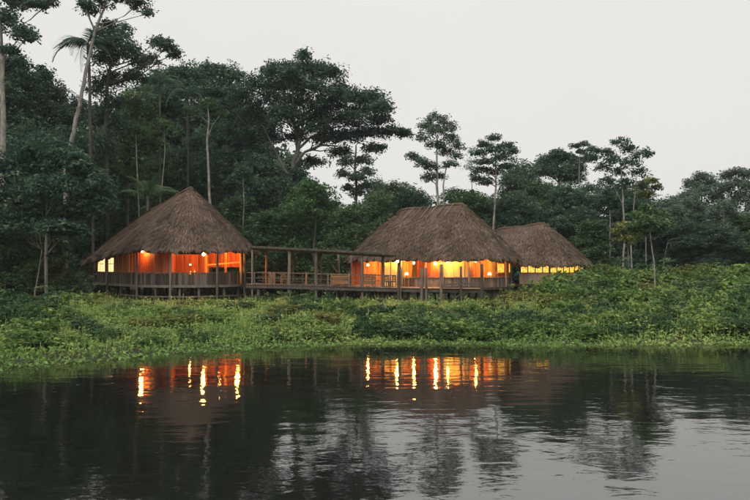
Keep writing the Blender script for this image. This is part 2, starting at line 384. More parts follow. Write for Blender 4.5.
# generic tree and shrub kinds, built once and copied
def proto_tree(H, Wd, trunk_h, nclump, leafm, barkm, L, dens=1.0, seed=1, shape='round', K=12, trad=.8):
    g = np.random.default_rng(seed); rs = random.Random(seed)
    mb = MB(); top = Vector((rs.uniform(-.4, .4), rs.uniform(-.4, .4), H * .8))
    P = [Vector((0, 0, -.3)).lerp(top, k / 6) + Vector((rs.uniform(-.2, .2), rs.uniform(-.2, .2), 0)) * (k > 0) for k in range(7)]
    r0 = H * .016; Rr = [r0 * (1.2 - .9 * k / 6) for k in range(7)]
    mb.tube(P, Rr, 8, wob=.15); parts = []
    for k in range(nclump):
        t = (k + .5) / nclump; z = trunk_h + (H - trunk_h) * t
        if shape == 'round': rr = Wd / 2 * math.sqrt(max(.08, 1 - (2 * t - .85) ** 2 * .95))
        elif shape == 'umbrella': rr = Wd / 2 * (.35 + .65 * math.sin(math.pi * min(1, t * .62 + .18)))
        else: rr = Wd / 2 * (1 - .72 * t)
        a = k * 2.4 + rs.uniform(-.5, .5); d = rr * rs.uniform(.35, .85)
        cr = Wd * rs.uniform(.14, .24); c = Vector((math.cos(a) * d, math.sin(a) * d, z))
        n = max(6, int(dens * 6.0 * cr * cr * 3))
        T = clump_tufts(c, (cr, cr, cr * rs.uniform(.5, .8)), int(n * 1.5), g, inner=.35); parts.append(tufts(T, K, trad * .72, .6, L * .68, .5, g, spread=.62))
        i = max(1, min(5, int((z - cr * .4 - d * .4) / H / .8 * 6)))
        cv = curve(P[i], c, -.06, 4, .04, rs); lr = Rr[i] * .45
        mb.tube(cv, [lr * (1 - .7 * q / 4) for q in range(5)], 5)
        for tt in T[:: max(1, len(T) // 4)]: mb.tube(curve(cv[3], tt, .05, 2, .04, rs), [lr * .25, lr * .15, lr * .08], 4, cap=False)
    V, Fq, ti = joinv(parts)
    me_t = bpy.data.meshes.new('trunk'); me_t.from_pydata([tuple(v) for v in mb.v], [], mb.f); me_t.materials.append(barkm)
    me_t.polygons.foreach_set('use_smooth', [True] * len(me_t.polygons))
    return dict(H=float(np.percentile(V[:, 2], 99.3)), W=float(np.percentile(V[:, 0], 98) - np.percentile(V[:, 0], 2)), trunk=me_t, V=V, F=Fq, T=ti, crown=np_mesh('crown', V, Fq, leafm, ti))
def proto_shrub(H, Wd, n_stem, leafm, L, wid=.5, seed=1, K=9, n_tuft=46, broad=False):
    g = np.random.default_rng(seed); rs = random.Random(seed); mb = MB(); T = []
    for k in range(n_stem):
        a = rs.uniform(0, 6.28); rr = Wd / 2 * math.sqrt(rs.random()) * .75
        hh = H * rs.uniform(.55, .95) * (1 - .35 * (rr / (Wd / 2)) ** 2)
        tip = Vector((math.cos(a) * rr, math.sin(a) * rr, hh)); cv = curve((tip.x * .2, tip.y * .2, -.1), tip, .04, 3, .03, rs)
        mb.tube(cv, [.03, .022, .015, .008], 4, cap=False)
        for q in range(n_tuft // n_stem + 1):
            t = rs.uniform(.15, 1.02); p = cv[min(2, int(t * 3))].lerp(cv[min(3, int(t * 3) + 1)], t * 3 % 1)
            T.append((p.x + rs.gauss(0, Wd * .10), p.y + rs.gauss(0, Wd * .10), max(.05, p.z + rs.gauss(0, H * .06))))
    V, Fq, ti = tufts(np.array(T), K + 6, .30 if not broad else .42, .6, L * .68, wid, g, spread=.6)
    me_t = bpy.data.meshes.new('stem'); me_t.from_pydata([tuple(v) for v in mb.v], [], mb.f); me_t.materials.append(M['bark_dark'])
    return dict(H=float(np.percentile(V[:, 2], 98)), W=float(np.percentile(V[:, 0], 97) - np.percentile(V[:, 0], 3)), trunk=me_t, crown=np_mesh('foliage', V, Fq, leafm, ti))
def place(pr, name, label, cat, px, py_top, Y, width_px=None, group=None, rz=None, stem='trunk', crown='crown', mirror=False):
    """copy of a kind that stands on the ground at distance Y with its top at pixel row py_top"""
    top = W(px, py_top, Y); g0 = gz(top.x, Y); sz = max(.15, (top.z - g0) / pr['H'])
    sx = sz if width_px is None else width_px * Y / F / pr['W']
    t = thing(name, label, cat, (top.x, Y, g0 - .03), random.uniform(0, 6.28) if rz is None else rz, group)
    t.scale = (sx, sx, sz)
    link(stem, pr['trunk'], t); link(crown, pr['crown'], t); return t

# ------------------------------------------------------------------ thatched huts
class Oval:
    """long house plan: two half circles round A (near end) and B joined by straight sides"""
    def __init__(s, A, B, R):
        s.A, s.B, s.R = Vector(A), Vector(B), R
        d = (s.B - s.A); s.L = d.length; s.d = d / s.L; s.n = Vector((-s.d.y, s.d.x))
        s.per = 2 * math.pi * R + 2 * s.L; s.fA = math.pi * R / s.per; s.fS = s.L / s.per
    def q(s, u):
        """ridge foot point, outward normal, 0 at A .. 1 at B"""
        u %= 1.0
        if u < s.fA: a = math.pi * u / s.fA; return s.A, s._rot(-s.n, a), 0.0
        u -= s.fA
        if u < s.fS: t = u / s.fS; return s.A.lerp(s.B, t), s.n, t
        u -= s.fS
        if u < s.fA: a = math.pi * u / s.fA; return s.B, s._rot(s.n, a), 1.0
        u -= s.fA; t = min(1, u / s.fS); return s.B.lerp(s.A, t), -s.n, 1 - t
    def _rot(s, v, a):      # from -n through -d to n (clockwise seen from above)
        ca, sa = math.cos(-a), math.sin(-a); return Vector((v.x * ca - v.y * sa, v.x * sa + v.y * ca))
    def pt(s, u, Rr): q, n, t = s.q(u); return q + n * Rr
    def at(s, px, Rr):
        """where the near face of the outline at radius Rr crosses pixel column px: u"""
        best, bu = 1e9, 0
        for i in range(1600):
            u = i / 1600; q, n, t = s.q(u); p = q + n * Rr
            if n.dot(p) > 0.02: continue
            e = abs(toPX(p.x, p.y) - px)
            if e < best: best, bu = e, u
        return bu
def thatch_roof(root, ov, ez, rz, nu=200, nv=12, thick=.34, strands=16000, convex=.05, seed=3, flare=None):
    g = np.random.default_rng(seed)
    ezf = ez if callable(ez) else (lambda t: ez)
    rzf = rz if callable(rz) else (lambda t: rz)
    Rf = flare if flare else (lambda t: ov.R)
    def S(u, v, dz=0.0, shrink=0.0):
        q, n, t = ov.q(u); Rr = Rf(t) - shrink
        p = q + n * Rr * (1 - v); z0, z1 = ezf(t), rzf(t)
        lump = .07 * math.sin(u * 61 + v * 5) * math.sin(v * 9 + u * 17) * (1 - v) + .05 * math.sin(u * 140 + v * 3) + .05 * math.sin(u * 411 + 1) * (1 - v) ** 6 + .06 * math.sin(u * 233 + v * 31) * math.sin(v * 41 + u * 50)
        return Vector((p.x, p.y, z0 + (z1 - z0) * (v + convex * math.sin(math.pi * v)) + dz + lump * (1 - v * .7)))
    outer = [[S(i / nu, j / nv) for i in range(nu)] for j in range(nv + 1)]
    inner = [[S(i / nu, j / nv, -thick, .10) for i in range(nu)] for j in range(nv + 1)]
    mb = MB(); vs = [p for r_ in outer for p in r_] + [p for r_ in inner for p in r_]; fs = []; off = nu * (nv + 1)
    for j in range(nv):
        for i in range(nu):
            a, b = j * nu + i, j * nu + (i + 1) % nu
            fs.append((b, a, a + nu, b + nu)); fs.append((off + a, off + b, off + b + nu, off + a + nu))
    for i in range(nu): fs.append((i, (i + 1) % nu, off + (i + 1) % nu, off + i))
    roof = mb.add(vs, fs).build('roof', M['thatch_shell'], root)
    # strands of palm leaf lying down the slope in courses, hanging over at the eave
    rows = 26
    C, D, Nn, LL, WW, TT = [], [], [], [], [], []
    for k in range(strands):
        v = 1 - math.sqrt(g.random()); 
        if k < strands * .10: v = g.uniform(0, .02)
        v = min(.985, (math.floor(v * rows) + g.random() ** 1.6) / rows)
        u = g.random()
        p = S(u, v); pd = S(u, max(0, v - .03) if v > .04 else v - .03); pu = S(u + .002, v)
        dn = (pd - p).normalized(); tn = (pu - p).normalized(); nr = tn.cross(dn)
        if nr.z < 0: nr = -nr
        dn = (dn + tn * g.normal(0, .22) + nr * g.uniform(-.02, .15)).normalized()
        if v < .03: dn = (dn + Vector((0, 0, -g.uniform(.0, .35)))).normalized()
        C.append(p + nr * g.uniform(0, .07)); D.append(dn); Nn.append(nr); LL.append(g.uniform(.18, .5) * (g.uniform(.5, 1.5) if v < .03 else 1)); WW.append(g.uniform(.02, .055))
        TT.append(np.clip(g.normal(.47, .16) + .20 * math.sin(v * rows * 6.283), 0, 1))
    C, D, Nn = np.array(C), np.array(D), np.array(Nn); LL, WW = np.array(LL)[:, None], np.array(WW)[:, None]
    Sd = unit(np.cross(D, Nn))
    V = np.stack([C - Sd * WW / 2, C + Sd * WW / 2, C + D * LL + Sd * WW * .3, C + D * LL - Sd * WW * .3], 1).reshape(-1, 3) - np.array(root.location)
    th = link('thatch', np_mesh('thatch', V, np.arange(len(V)).reshape(-1, 4), M['thatch'], np.array(TT)), roof); th['kind'] = 'stuff'
    # ridge roll of bundled thatch
    cv = [Vector((*(ov.A.lerp(ov.B, t)), rzf(t) - .02 + .06 * math.sin(t * 9))) for t in [k / 9 for k in range(10)]]
    MB().tube([cv[0] - Vector((*ov.d, 0)) * .5 - Vector((0, 0, .22))] + cv + [cv[-1] + Vector((*ov.d, 0)) * .5 - Vector((0, 0, .22))], [.06] + [.13] * 10 + [.06], 9, wob=.5).build('ridge_roll', M['thatch_shell'], roof)
    return roof, S
def slab(ov, Rr, z0, z1, n=72):
    lo = [(*ov.pt(i / n, Rr), z0) for i in range(n)]; hi = [(*ov.pt(i / n, Rr), z1) for i in range(n)]
    fs = [tuple(range(n))[::-1] if False else tuple(range(n)), tuple(range(2 * n - 1, n - 1, -1))] + [(i, n + i, n + (i + 1) % n, (i + 1) % n) for i in range(n)]
    return MB().add(lo + hi, fs)
_boxes = {}
def unit_box(mat, taper=0.0):
    key = (mat.name, taper)
    if key not in _boxes:
        me = bpy.data.meshes.new('board')
        v = [(x, y, z) for z in (0, 1) for x, y in ((-.5, -.5), (.5, -.5), (.5, .5), (-.5, .5))]
        v[6] = (.5 - taper, .5, 1 - taper * .1)
        me.from_pydata(v, [], [(3, 2, 1, 0), (4, 5, 6, 7), (0, 1, 5, 4), (1, 2, 6, 5), (2, 3, 7, 6), (3, 0, 4, 7)]); me.materials.append(mat); _boxes[key] = me
    return _boxes[key]
def board(name, mat, parent, c, size, rz):
    """one plank standing at c (bottom centre), size = width, thickness, height"""
    o = link(name, unit_box(mat), parent); o.location = Vector(c) - root_loc(parent); o.rotation_euler = (random.gauss(0, .006), random.gauss(0, .012), rz); o.scale = size; return o
def plank_run(ov, Rr, u0, u1, z0, z1, mat, parent, pitch=.24, name='plank', jit=.02, skip=None, thick=.03):
    """vertical planks side by side along the outline from u0 to u1"""
    if u1 < u0: u0, u1 = u1, u0
    n = max(1, round((u1 - u0) * ov.per * (Rr / ov.R if ov.R else 1) / pitch))
    for k in range(n):
        u = u0 + (u1 - u0) * (k + .5) / n; q, nn, t = ov.q(u); p = q + nn * (Rr + random.uniform(-.012, .012))
        a, b = ov.pt(u0 + (u1 - u0) * k / n, Rr), ov.pt(u0 + (u1 - u0) * (k + 1) / n, Rr); wdt = (b - a).length
        rz = math.atan2(nn.y, nn.x) + math.pi / 2
        board(name, mat, parent, (p.x, p.y, z0 + random.uniform(-jit, jit)), (wdt * random.uniform(.93, .985), thick, z1 - z0 + random.uniform(-jit, jit) * 2), rz)
def rail_run(ov, Rr, u0, u1, z, w, h, n=24):
    if u1 < u0: u0, u1 = u1, u0
    mb = MB(); P = [Vector((*ov.pt(u0 + (u1 - u0) * k / n, Rr), z)) for k in range(n + 1)]
    for a, b in zip(P[:-1], P[1:]): mb.beam(a, b + (b - a) * .02, w, h)
    return mb
def pole(parent, name, mat, x, y, z0, z1, r, n=8, lean=.03):
    k = 5; P = []; dx, dy = random.uniform(-lean, lean), random.uniform(-lean, lean)
    for i in range(k + 1):
        t = i / k; P.append((x + dx * (t - .3) + random.uniform(-.012, .012), y + dy * (t - .3), z0 + (z1 - z0) * t))
    return MB().tube(P, [r * random.uniform(.92, 1.08) for _ in P], n, wob=.14).build(name, mat, parent, smooth=True)
def hanging_lamp(label, p, big=True, drop=.35):
    """bare globe on a short cord"""
    t = thing('hanging_lamp', label, 'lamp', p, group='lit lamps under the thatched roofs')
    rr = .115 if big else .085 if big is not None else .05
    MB().lathe([(0.001, -rr), (rr * .6, -rr * .8), (rr, 0), (rr * .75, rr * .66), (rr * .3, rr), (0.001, rr * 1.02)], p, 12).build('bulb', M['bulb'] if big else M['bulb_small'], t, smooth=True)
    MB().lathe([(.03, rr * .95), (.035, rr * .95 + .08), (.008, rr * .95 + .09)], p, 8).build('socket', M['metal_dark'], t)
    MB().tube([Vector(p) + Vector((0, 0, rr + .05)), Vector(p) + Vector((0, 0, rr + drop))], .008, 5).build('cord', M['metal_dark'], t)
    return t

# ---- left hut -----------------------------------------------------------------
A1 = Vector((X(191, 64), 64)); B1 = Vector((X(145, 72), 72))
ov1 = Oval(A1, B1, 5.6)
FL1 = 2.72; RD1 = 4.95; RW1 = 4.15
hut1 = thing('thatched_hut', 'large round-ended thatched hut on stilts at left of the walkway', 'hut', (A1.x, A1.y, gz(A1.x, A1.y)))
thatch_roof(hut1, ov1, lambda t: 5.66 - .95 * smooth(t), lambda t: 11.15 - 1.7 * t, strands=52000, convex=.012, seed=5, flare=lambda t: 5.6 + .25 * float(smooth(t)))
slab(ov1, RD1, FL1 - .16, FL1).build('floor', M['wood_dark'], hut1)
rl = rail_run(ov1, RD1 + .05, ov1.at(247, RD1), ov1.at(92, RD1), FL1 - .10, .06, .2).build('rim_beam', M['wood_pole'], hut1)
uR, uL = ov1.at(246, RD1), ov1.at(90, RD1) + .10
rail = rail_run(ov1, RD1, uR, uL, FL1 + 1.0, .13, .06, 40).build('railing', M['wood_pole'], hut1)
plank_run(ov1, RD1, uR, uL, FL1 - .05, FL1 + .95, M['wood_brown'], rail, pitch=.25, name='board', jit=.03)
for px in (107.4, 137, 170.6, 217.2, 244.6):
    p = ov1.pt(ov1.at(px, RD1 + .12), RD1 + .12); t_ = 5.85 if px > 130 else 5.3
    pole(hut1, 'post', M['wood_pole'], p.x, p.y, gz(p.x, p.y) - .3, t_, .105)
for px in (96, 121.5, 137.8, 156, 180, 199, 224, 238):
    p = ov1.pt(ov1.at(px, RD1 - .25), RD1 - .25); pole(hut1, 'stilt', M['wood_pole'], p.x, p.y, gz(p.x, p.y) - .3, FL1 - .14, .11)
for k in range(5):
    for j in (-1, 0, 1):
        p = A1.lerp(B1, k / 4) + ov1.n * j * 2.6; pole(hut1, 'stilt', M['wood_dark'], p.x, p.y, gz(p.x, p.y) - .3, FL1 - .14, .12)
pa, pb = ov1.pt(ov1.at(122, RD1 - .2), RD1 - .2), ov1.pt(ov1.at(206, RD1 - .2), RD1 - .2)
rail_run(ov1, RD1 + .02, ov1.at(120, RD1), ov1.at(245, RD1), 1.78, .07, .13, 12).build('brace_beam', M['wood_pole'], hut1)
# eave plate seen as a lit line under the thatch
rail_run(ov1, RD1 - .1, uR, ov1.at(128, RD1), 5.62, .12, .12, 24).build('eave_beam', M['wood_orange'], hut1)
# plank room at the left, its two bright curtained windows
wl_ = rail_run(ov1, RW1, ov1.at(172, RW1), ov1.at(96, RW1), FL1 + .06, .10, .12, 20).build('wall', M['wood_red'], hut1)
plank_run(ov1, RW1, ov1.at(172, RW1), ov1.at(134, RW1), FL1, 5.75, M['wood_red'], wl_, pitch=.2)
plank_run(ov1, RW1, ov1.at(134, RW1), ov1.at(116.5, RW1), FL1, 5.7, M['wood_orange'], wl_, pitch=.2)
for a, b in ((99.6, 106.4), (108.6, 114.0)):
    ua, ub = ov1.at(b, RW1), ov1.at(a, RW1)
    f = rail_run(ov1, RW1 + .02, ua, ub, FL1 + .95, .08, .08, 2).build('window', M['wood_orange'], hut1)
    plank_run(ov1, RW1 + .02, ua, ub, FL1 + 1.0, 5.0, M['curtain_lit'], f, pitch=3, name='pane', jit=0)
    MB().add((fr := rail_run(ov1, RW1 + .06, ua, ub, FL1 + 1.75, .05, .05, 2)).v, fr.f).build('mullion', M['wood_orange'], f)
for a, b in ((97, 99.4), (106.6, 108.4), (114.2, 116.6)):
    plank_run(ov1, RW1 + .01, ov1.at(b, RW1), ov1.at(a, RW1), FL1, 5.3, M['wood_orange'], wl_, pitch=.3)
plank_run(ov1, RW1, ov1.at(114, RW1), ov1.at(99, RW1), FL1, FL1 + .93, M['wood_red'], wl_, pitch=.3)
# back walls of the open hall, half height
def straight_wall(root, p0, p1, z0, z1, mat, pitch=.22, name='wall', plate=None):
    p0, p1 = Vector(p0), Vector(p1); d = p1 - p0; L = d.length; d /= L
    wv = MB().beam((*p0, z1 + .03), (*p1, z1 + .03), .09, .07).build(name, plate or mat, root)
    n = max(1, round(L / pitch))
    for k in range(n):
        p = p0 + d * L * (k + .5) / n; board('plank', mat, wv, (p.x, p.y, z0 + random.uniform(-.01, .01)), (L / n * random.uniform(.93, .985), .03, z1 - z0), math.atan2(d.y, d.x))
    return wv
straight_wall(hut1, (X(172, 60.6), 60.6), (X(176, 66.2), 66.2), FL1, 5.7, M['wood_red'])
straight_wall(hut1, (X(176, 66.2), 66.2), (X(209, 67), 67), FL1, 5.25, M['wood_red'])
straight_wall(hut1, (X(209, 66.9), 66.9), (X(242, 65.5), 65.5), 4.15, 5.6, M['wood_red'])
for px, Y_ in ((206, 62.5), (225.5, 63.5), (240.8, 62.2)):
    pole(hut1, 'inner_post', M['wood_orange'], X(px, Y_), Y_, FL1, 6.3, .10)
MB().beam((X(206, 62.5), 62.5, 4.35), (X(241, 62.2), 62.2, 4.6), .10, .12).build('cross_beam', M['wood_orange'], hut1)
def ulamp(ov, px, rr, z, label, big=True, drop=.3):
    p = ov.pt(ov.at(px, rr), rr); return hanging_lamp(label, Vector((p.x, p.y, z)), big, drop)
hanging_lamp('lit globe lamp under the left hut eave, in plain view', W(203.6, 254.4, 60.4))
ulamp(ov1, 142, 4.5, 5.52, 'lamp up under the left hut eave, seen only as the leftmost bright water streak')
ulamp(ov1, 219.5, 4.5, 5.52, 'lamp up under the left hut eave, third streak from left in the water')
hanging_lamp('added unseen lamp that brightens the middle of the left hut hall', Vector((X(190, 63.6), 63.6, 6.5)), True, 1.2)
hanging_lamp('added unseen lamp that brightens the right part of the left hut hall', Vector((X(224, 64.2), 64.2, 6.5)), True, 1.2)  # second added fill lamp, out of sight under the thatch
ulamp(ov1, 238, 4.3, 5.54, 'lamp up under the left hut eave near its right corner post')

# ---- right pavilion --------------------------------------------------------------
A2 = Vector((X(462, 64), 64)); B2 = Vector((X(402, 66.5), 66.5))
ov2 = Oval(A2, B2, 4.95); FL2 = 2.52; RW2 = 4.1
hut2 = thing('thatched_pavilion', 'large thatched pavilion with glowing yellow rooms at right end of walkway', 'hut', (A2.x, A2.y, gz(A2.x, A2.y)))
thatch_roof(hut2, ov2, 4.98, lambda t: 9.72 - .35 * t, strands=48000, convex=.035, seed=9)
for k in range(7):     # short poles laid over the ridge
    t_ = .12 + .13 * k; q = A2.lerp(B2, t_); nv_ = Vector((*ov2.n, 0)); c = Vector((*q, 9.72))
    c.z += -.35 * t_ + .03
    MB().tube([c + nv_ * 1.25 + Vector((-.45 - .1 * (k % 3), 0, -1.12)), c + nv_ * .12 + Vector((0, 0, .08 + .05 * (k % 2))), c - nv_ * .5 + Vector((.2, 0, -.35))], .036, 6).build('ridge_pole', M['wood_pole'], hut2)
slab(ov2, RW2 + .25, FL2 - .2, FL2).build('floor', M['wood_dark'], hut2)
def u2(px, rr=RW2): return ov2.at(px, rr)
wain = rail_run(ov2, RW2 + .02, u2(519.5), u2(403), FL2 + .80, .14, .06, 40).build('wainscot', M['wood_grey'], hut2)
plank_run(ov2, RW2, u2(519.5), u2(403), FL2 - .12, FL2 + .78, M['wood_grey'], wain, pitch=.23, name='board', jit=.03)
SILL, TOP2 = FL2 + .83, 5.3
def band(a, b, mat, z0=SILL, z1=TOP2, pitch=.22, dr=0.0):
    rr = RW2 + dr; wv = rail_run(ov2, rr, u2(b, rr), u2(a, rr), z1, .09, .08, 6).build('wall', mat, hut2)
    plank_run(ov2, rr, u2(b, rr), u2(a, rr), z0, z1, mat, wv, pitch=pitch)
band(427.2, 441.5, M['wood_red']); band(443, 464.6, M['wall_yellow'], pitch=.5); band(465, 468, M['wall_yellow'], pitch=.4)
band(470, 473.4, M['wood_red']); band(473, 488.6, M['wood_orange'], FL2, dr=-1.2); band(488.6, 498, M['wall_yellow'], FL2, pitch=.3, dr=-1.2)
def window2(a, b, z0, z1, ov=ov2, rr=RW2, root=hut2, frame='wood_red', n=1):
    ua, ub = ov.at(b, rr), ov.at(a, rr)
    f = rail_run(ov, rr + .02, ua, ub, z0 - .04, .08, .08, 3); f2 = rail_run(ov, rr + .02, ua, ub, z1 + .04, .08, .08, 3); f.add(f2.v, f2.f)
    for k in range(n + 1):
        p = ov.pt(ua + (ub - ua) * k / n, rr + .03); f.box((p.x, p.y, (z0 + z1) / 2), (.08, .08, z1 - z0 + .16))
    w_ = f.build('window', M[frame], root)
    for k in range(n):
        u_ = ua + (ub - ua) * (k + .5) / n; q, nn, t = ov.q(u_); p = q + nn * (rr - .01)
        wd = (ov.pt(ua + (ub - ua) * (k + 1) / n, rr) - ov.pt(ua + (ub - ua) * k / n, rr)).length
        board('pane', M['pane_yellow'], w_, (p.x, p.y, z0), (wd, .012, z1 - z0), math.atan2(nn.y, nn.x) + math.pi / 2)
window2(497, 504, 3.72, 4.45); window2(508, 512.3, 3.72, 4.45)
band(496.5, 513, M['wood_red'], SILL, 3.64); band(513, 519.3, M['wood_red'])
# open hall behind posts (402-425) and the bright doorway room (384-396), red room further left
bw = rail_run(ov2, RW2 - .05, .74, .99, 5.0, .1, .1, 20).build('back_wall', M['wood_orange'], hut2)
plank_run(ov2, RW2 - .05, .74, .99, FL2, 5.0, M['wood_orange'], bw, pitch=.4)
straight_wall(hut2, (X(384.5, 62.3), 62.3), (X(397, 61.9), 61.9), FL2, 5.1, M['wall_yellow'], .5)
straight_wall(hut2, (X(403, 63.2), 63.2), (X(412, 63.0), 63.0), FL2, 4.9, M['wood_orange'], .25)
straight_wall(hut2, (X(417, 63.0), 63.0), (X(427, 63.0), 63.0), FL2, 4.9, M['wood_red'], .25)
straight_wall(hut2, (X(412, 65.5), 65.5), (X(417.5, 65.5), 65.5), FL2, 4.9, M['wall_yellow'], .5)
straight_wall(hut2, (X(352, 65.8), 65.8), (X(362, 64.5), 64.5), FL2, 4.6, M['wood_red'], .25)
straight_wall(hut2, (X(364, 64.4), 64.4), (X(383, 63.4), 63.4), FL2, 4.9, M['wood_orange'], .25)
for px, rr in ((383.8, 4.45), (402, RW2 + .12), (425.5, RW2 + .12), (442.2, RW2 + .12), (469, RW2 + .12), (506, RW2 + .12), (519.6, RW2 + .12)):
    p = ov2.pt(u2(px, rr), rr); pole(hut2, 'post', M['wood_pole'], p.x, p.y, gz(p.x, p.y) - .3, 4.95, .10)
for px in (352, 372, 391, 408, 418, 434, 449, 458, 476, 492, 503, 514):
    p = ov2.pt(u2(px, RW2 - .3), RW2 - .3); pole(hut2, 'stilt', M['wood_dark'], p.x, p.y, gz(p.x, p.y) - .3, FL2 - .18, .11)
for px, py, big, where in ((383.3, 262, 0, 'small lit lamp beside the doorway post of the right pavilion'), (397.5, 261.2, 1, 'brightest lit globe lamp at the left corner of the right pavilion'),
        (413.7, 263, 0, 'small lit lamp over the inner door of the right pavilion'), (435.4, 263.4, 1, 'lit globe lamp before the red plank wall of the right pavilion'),
        (447.3, 261.5, 0, 'small lit lamp at the corner of the bright yellow wall'), (475.6, 261.2, 0, 'small lit lamp before the orange planks of the right pavilion')):
    rr = 4.62 if big else 4.55
    p = ov2.pt(u2(px, rr), rr); Yl = p.y if px != 413.7 else 61.6
    hanging_lamp(where, W(px, py, Yl), bool(big), .3)
p = ov2.pt(u2(455.5, 4.5), 4.5); hanging_lamp('lamp hidden by the eave above the bright yellow wall', Vector((p.x, p.y, 4.90)), False, .25)
p = ov2.pt(u2(495, 4.5), 4.5); hanging_lamp('lamp hidden by the eave above the right pavilion windows', Vector((p.x, p.y, 4.90)), True, .25)
hanging_lamp('dim lamp deep inside the red left room of the right pavilion', Vector((X(368, 63), 63, 4.35)), False, .5)

# ---- annex behind, at right ---------------------------------------------------------
A3 = Vector((X(544, 68.5), 68.5)); B3 = Vector((X(499, 69.5), 69.5))
ov3 = Oval(A3, B3, 4.15); FL3 = 2.62; RW3 = 3.55
hut3 = thing('thatched_annex', 'smaller lower thatched annex with a strip of lit windows, rightmost roof', 'hut', (A3.x, A3.y, gz(A3.x, A3.y)))
thatch_roof(hut3, ov3, 4.50, lambda t: 8.25 - .5 * t, strands=34000, convex=.05, seed=13)
slab(ov3, RW3 + .08, FL3 - .18, FL3 + .02).build('floor', M['wood_dark'], hut3)
def u3(px): return ov3.at(px, RW3)
pw = rail_run(ov3, RW3 + .01, u3(586), u3(519), 3.58, .10, .06, 20).build('wall', M['wall_pale'], hut3)
plank_run(ov3, RW3, u3(586), u3(519), FL3 - .08, 3.56, M['wall_pale'], pw, pitch=.34, jit=.012)
window2(520.5, 549, 3.68, 4.28, ov3, RW3, hut3, 'wood_dark', 4)
window2(550, 586, 3.68, 4.28, ov3, RW3, hut3, 'wood_dark', 8)
rail_run(ov3, RW3 - .02, u3(586), u3(519), 4.42, .08, .16, 16).build('wall_plate', M['wood_orange'], hut3)
for px in (523, 533, 545, 556, 568, 580):
    p = ov3.pt(u3(px), RW3 - .15); pole(hut3, 'stilt', M['wood_dark'], p.x, p.y, gz(p.x, p.y) - .3, FL3 - .1, .11)

# ---- covered walkway between the huts ---------------------------------------------------
walk = thing('covered_walkway', 'open wooden walkway with flat roof joining the two thatched buildings', 'walkway', (X(310, 60.5), 60.5, gz(X(310, 60.5), 60.5)))
def wy(px): return float(np.interp(px, [240, 300, 350, 400, 490], [60.2, 59.2, 58.0, 57.2, 56.6]))       # front edge of the deck
def wz(px): return float(np.interp(px, [240, 300, 350, 400, 490], [2.74, 2.68, 2.58, 2.52, 2.46]))
deck = MB(); rim = MB()
pxs = [246, 275, 305, 335, 365, 395, 425, 455, 484]
def dback(px): return 64.2 if px < 400 else 60.6
for a, b in zip(pxs[:-1], pxs[1:]):
    pa, pb = Vector((X(a, wy(a)), wy(a), wz(a))), Vector((X(b, wy(b)), wy(b), wz(b)))
    qa, qb = Vector((X(a, wy(a)), dback(a), wz(a))), Vector((X(b, wy(b)), dback(b), wz(b)))
    dz = Vector((0, 0, -.10))
    deck.add([pa, pb, qb, qa, pa + dz, pb + dz, qb + dz, qa + dz], ((0, 1, 2, 3), (7, 6, 5, 4), (0, 4, 5, 1), (1, 5, 6, 2), (2, 6, 7, 3), (3, 7, 4, 0)))
    rim.beam(pa + Vector((0, -.03, -.17)), pb + Vector((0, -.03, -.17)), .07, .2)
dk = deck.build('deck', M['wood_dark'], walk); rim.build('rim_beam', M['wood_dark'], walk)
k = 0
x_ = X(246, 60.2)
while x_ < X(484, 56.6) - .2:     # deck boards running front to back
    px_ = float(np.interp(x_, [X(q, wy(q)) for q in pxs], pxs)); y0, y1 = wy(px_) - .06, dback(px_)
    o = link('deck_board', unit_box(M['wood_grey']), dk); o.location = Vector((x_ + .1, (y0 + y1) / 2, wz(px_) + .004)) - walk.location; o.scale = (.19, y1 - y0, .03); x_ += .205
# roof: purlins, rafters with showing ends, roofing boards
def rfz(px): return float(np.interp(px, [240, 255, 300, 350, 400], [5.90, 5.86, 5.66, 5.42, 5.18]))
def rfy(px): return float(np.interp(px, [240, 300, 350, 400], [60.3, 59.2, 58.0, 57.4]))
rp = [249, 270, 290, 310, 330, 350, 372, 396]
roofm = MB()
for a, b in zip(rp[:-1], rp[1:]):
    pa, pb = Vector((X(a, rfy(a)), rfy(a), rfz(a))), Vector((X(b, rfy(b)), rfy(b), rfz(b)))
    da = 4.0 if a < 330 else 2.4; db = 4.0 if b < 330 else 2.4
    qa, qb = pa + Vector((0, da, -.12)), pb + Vector((0, db, -.12)); dz = Vector((0, 0, -.05))
    roofm.add([pa, pb, qb, qa, pa + dz, pb + dz, qb + dz, qa + dz], ((0, 1, 2, 3), (7, 6, 5, 4), (0, 4, 5, 1), (1, 5, 6, 2), (2, 6, 7, 3), (3, 7, 4, 0)))
rf = roofm.build('roof', M['wood_dark'], walk)
for j in range(3):       # boards / purlin poles along the roof
    pts = [Vector((X(q, rfy(q)), rfy(q) + .12 + j * 1.0, rfz(q) - .13 - .03 * j)) for q in rp]
    MB().tube(pts, .085, 7, wob=.1).build('purlin', M['wood_pole'], walk, smooth=True)
fas = MB()
for a, b in zip(rp[:-1], rp[1:]): fas.beam((X(a, rfy(a)), rfy(a) - .26, rfz(a) - .02), (X(b, rfy(b)) + .02, rfy(b) - .26, rfz(b) - .02), .06, .17)
fas.build('fascia', M['wood_brown'], walk)
for i, px in enumerate(np.linspace(252, 394, 24)):
    yy, zz = rfy(px), rfz(px); dd = 4.0 if px < 330 else 2.4
    MB().beam((X(px, yy), yy - .22, zz - .05 - .035), (X(px, yy), yy + dd, zz - .05 - .12), .07, .09).build('rafter', M['wood_pole'], walk)
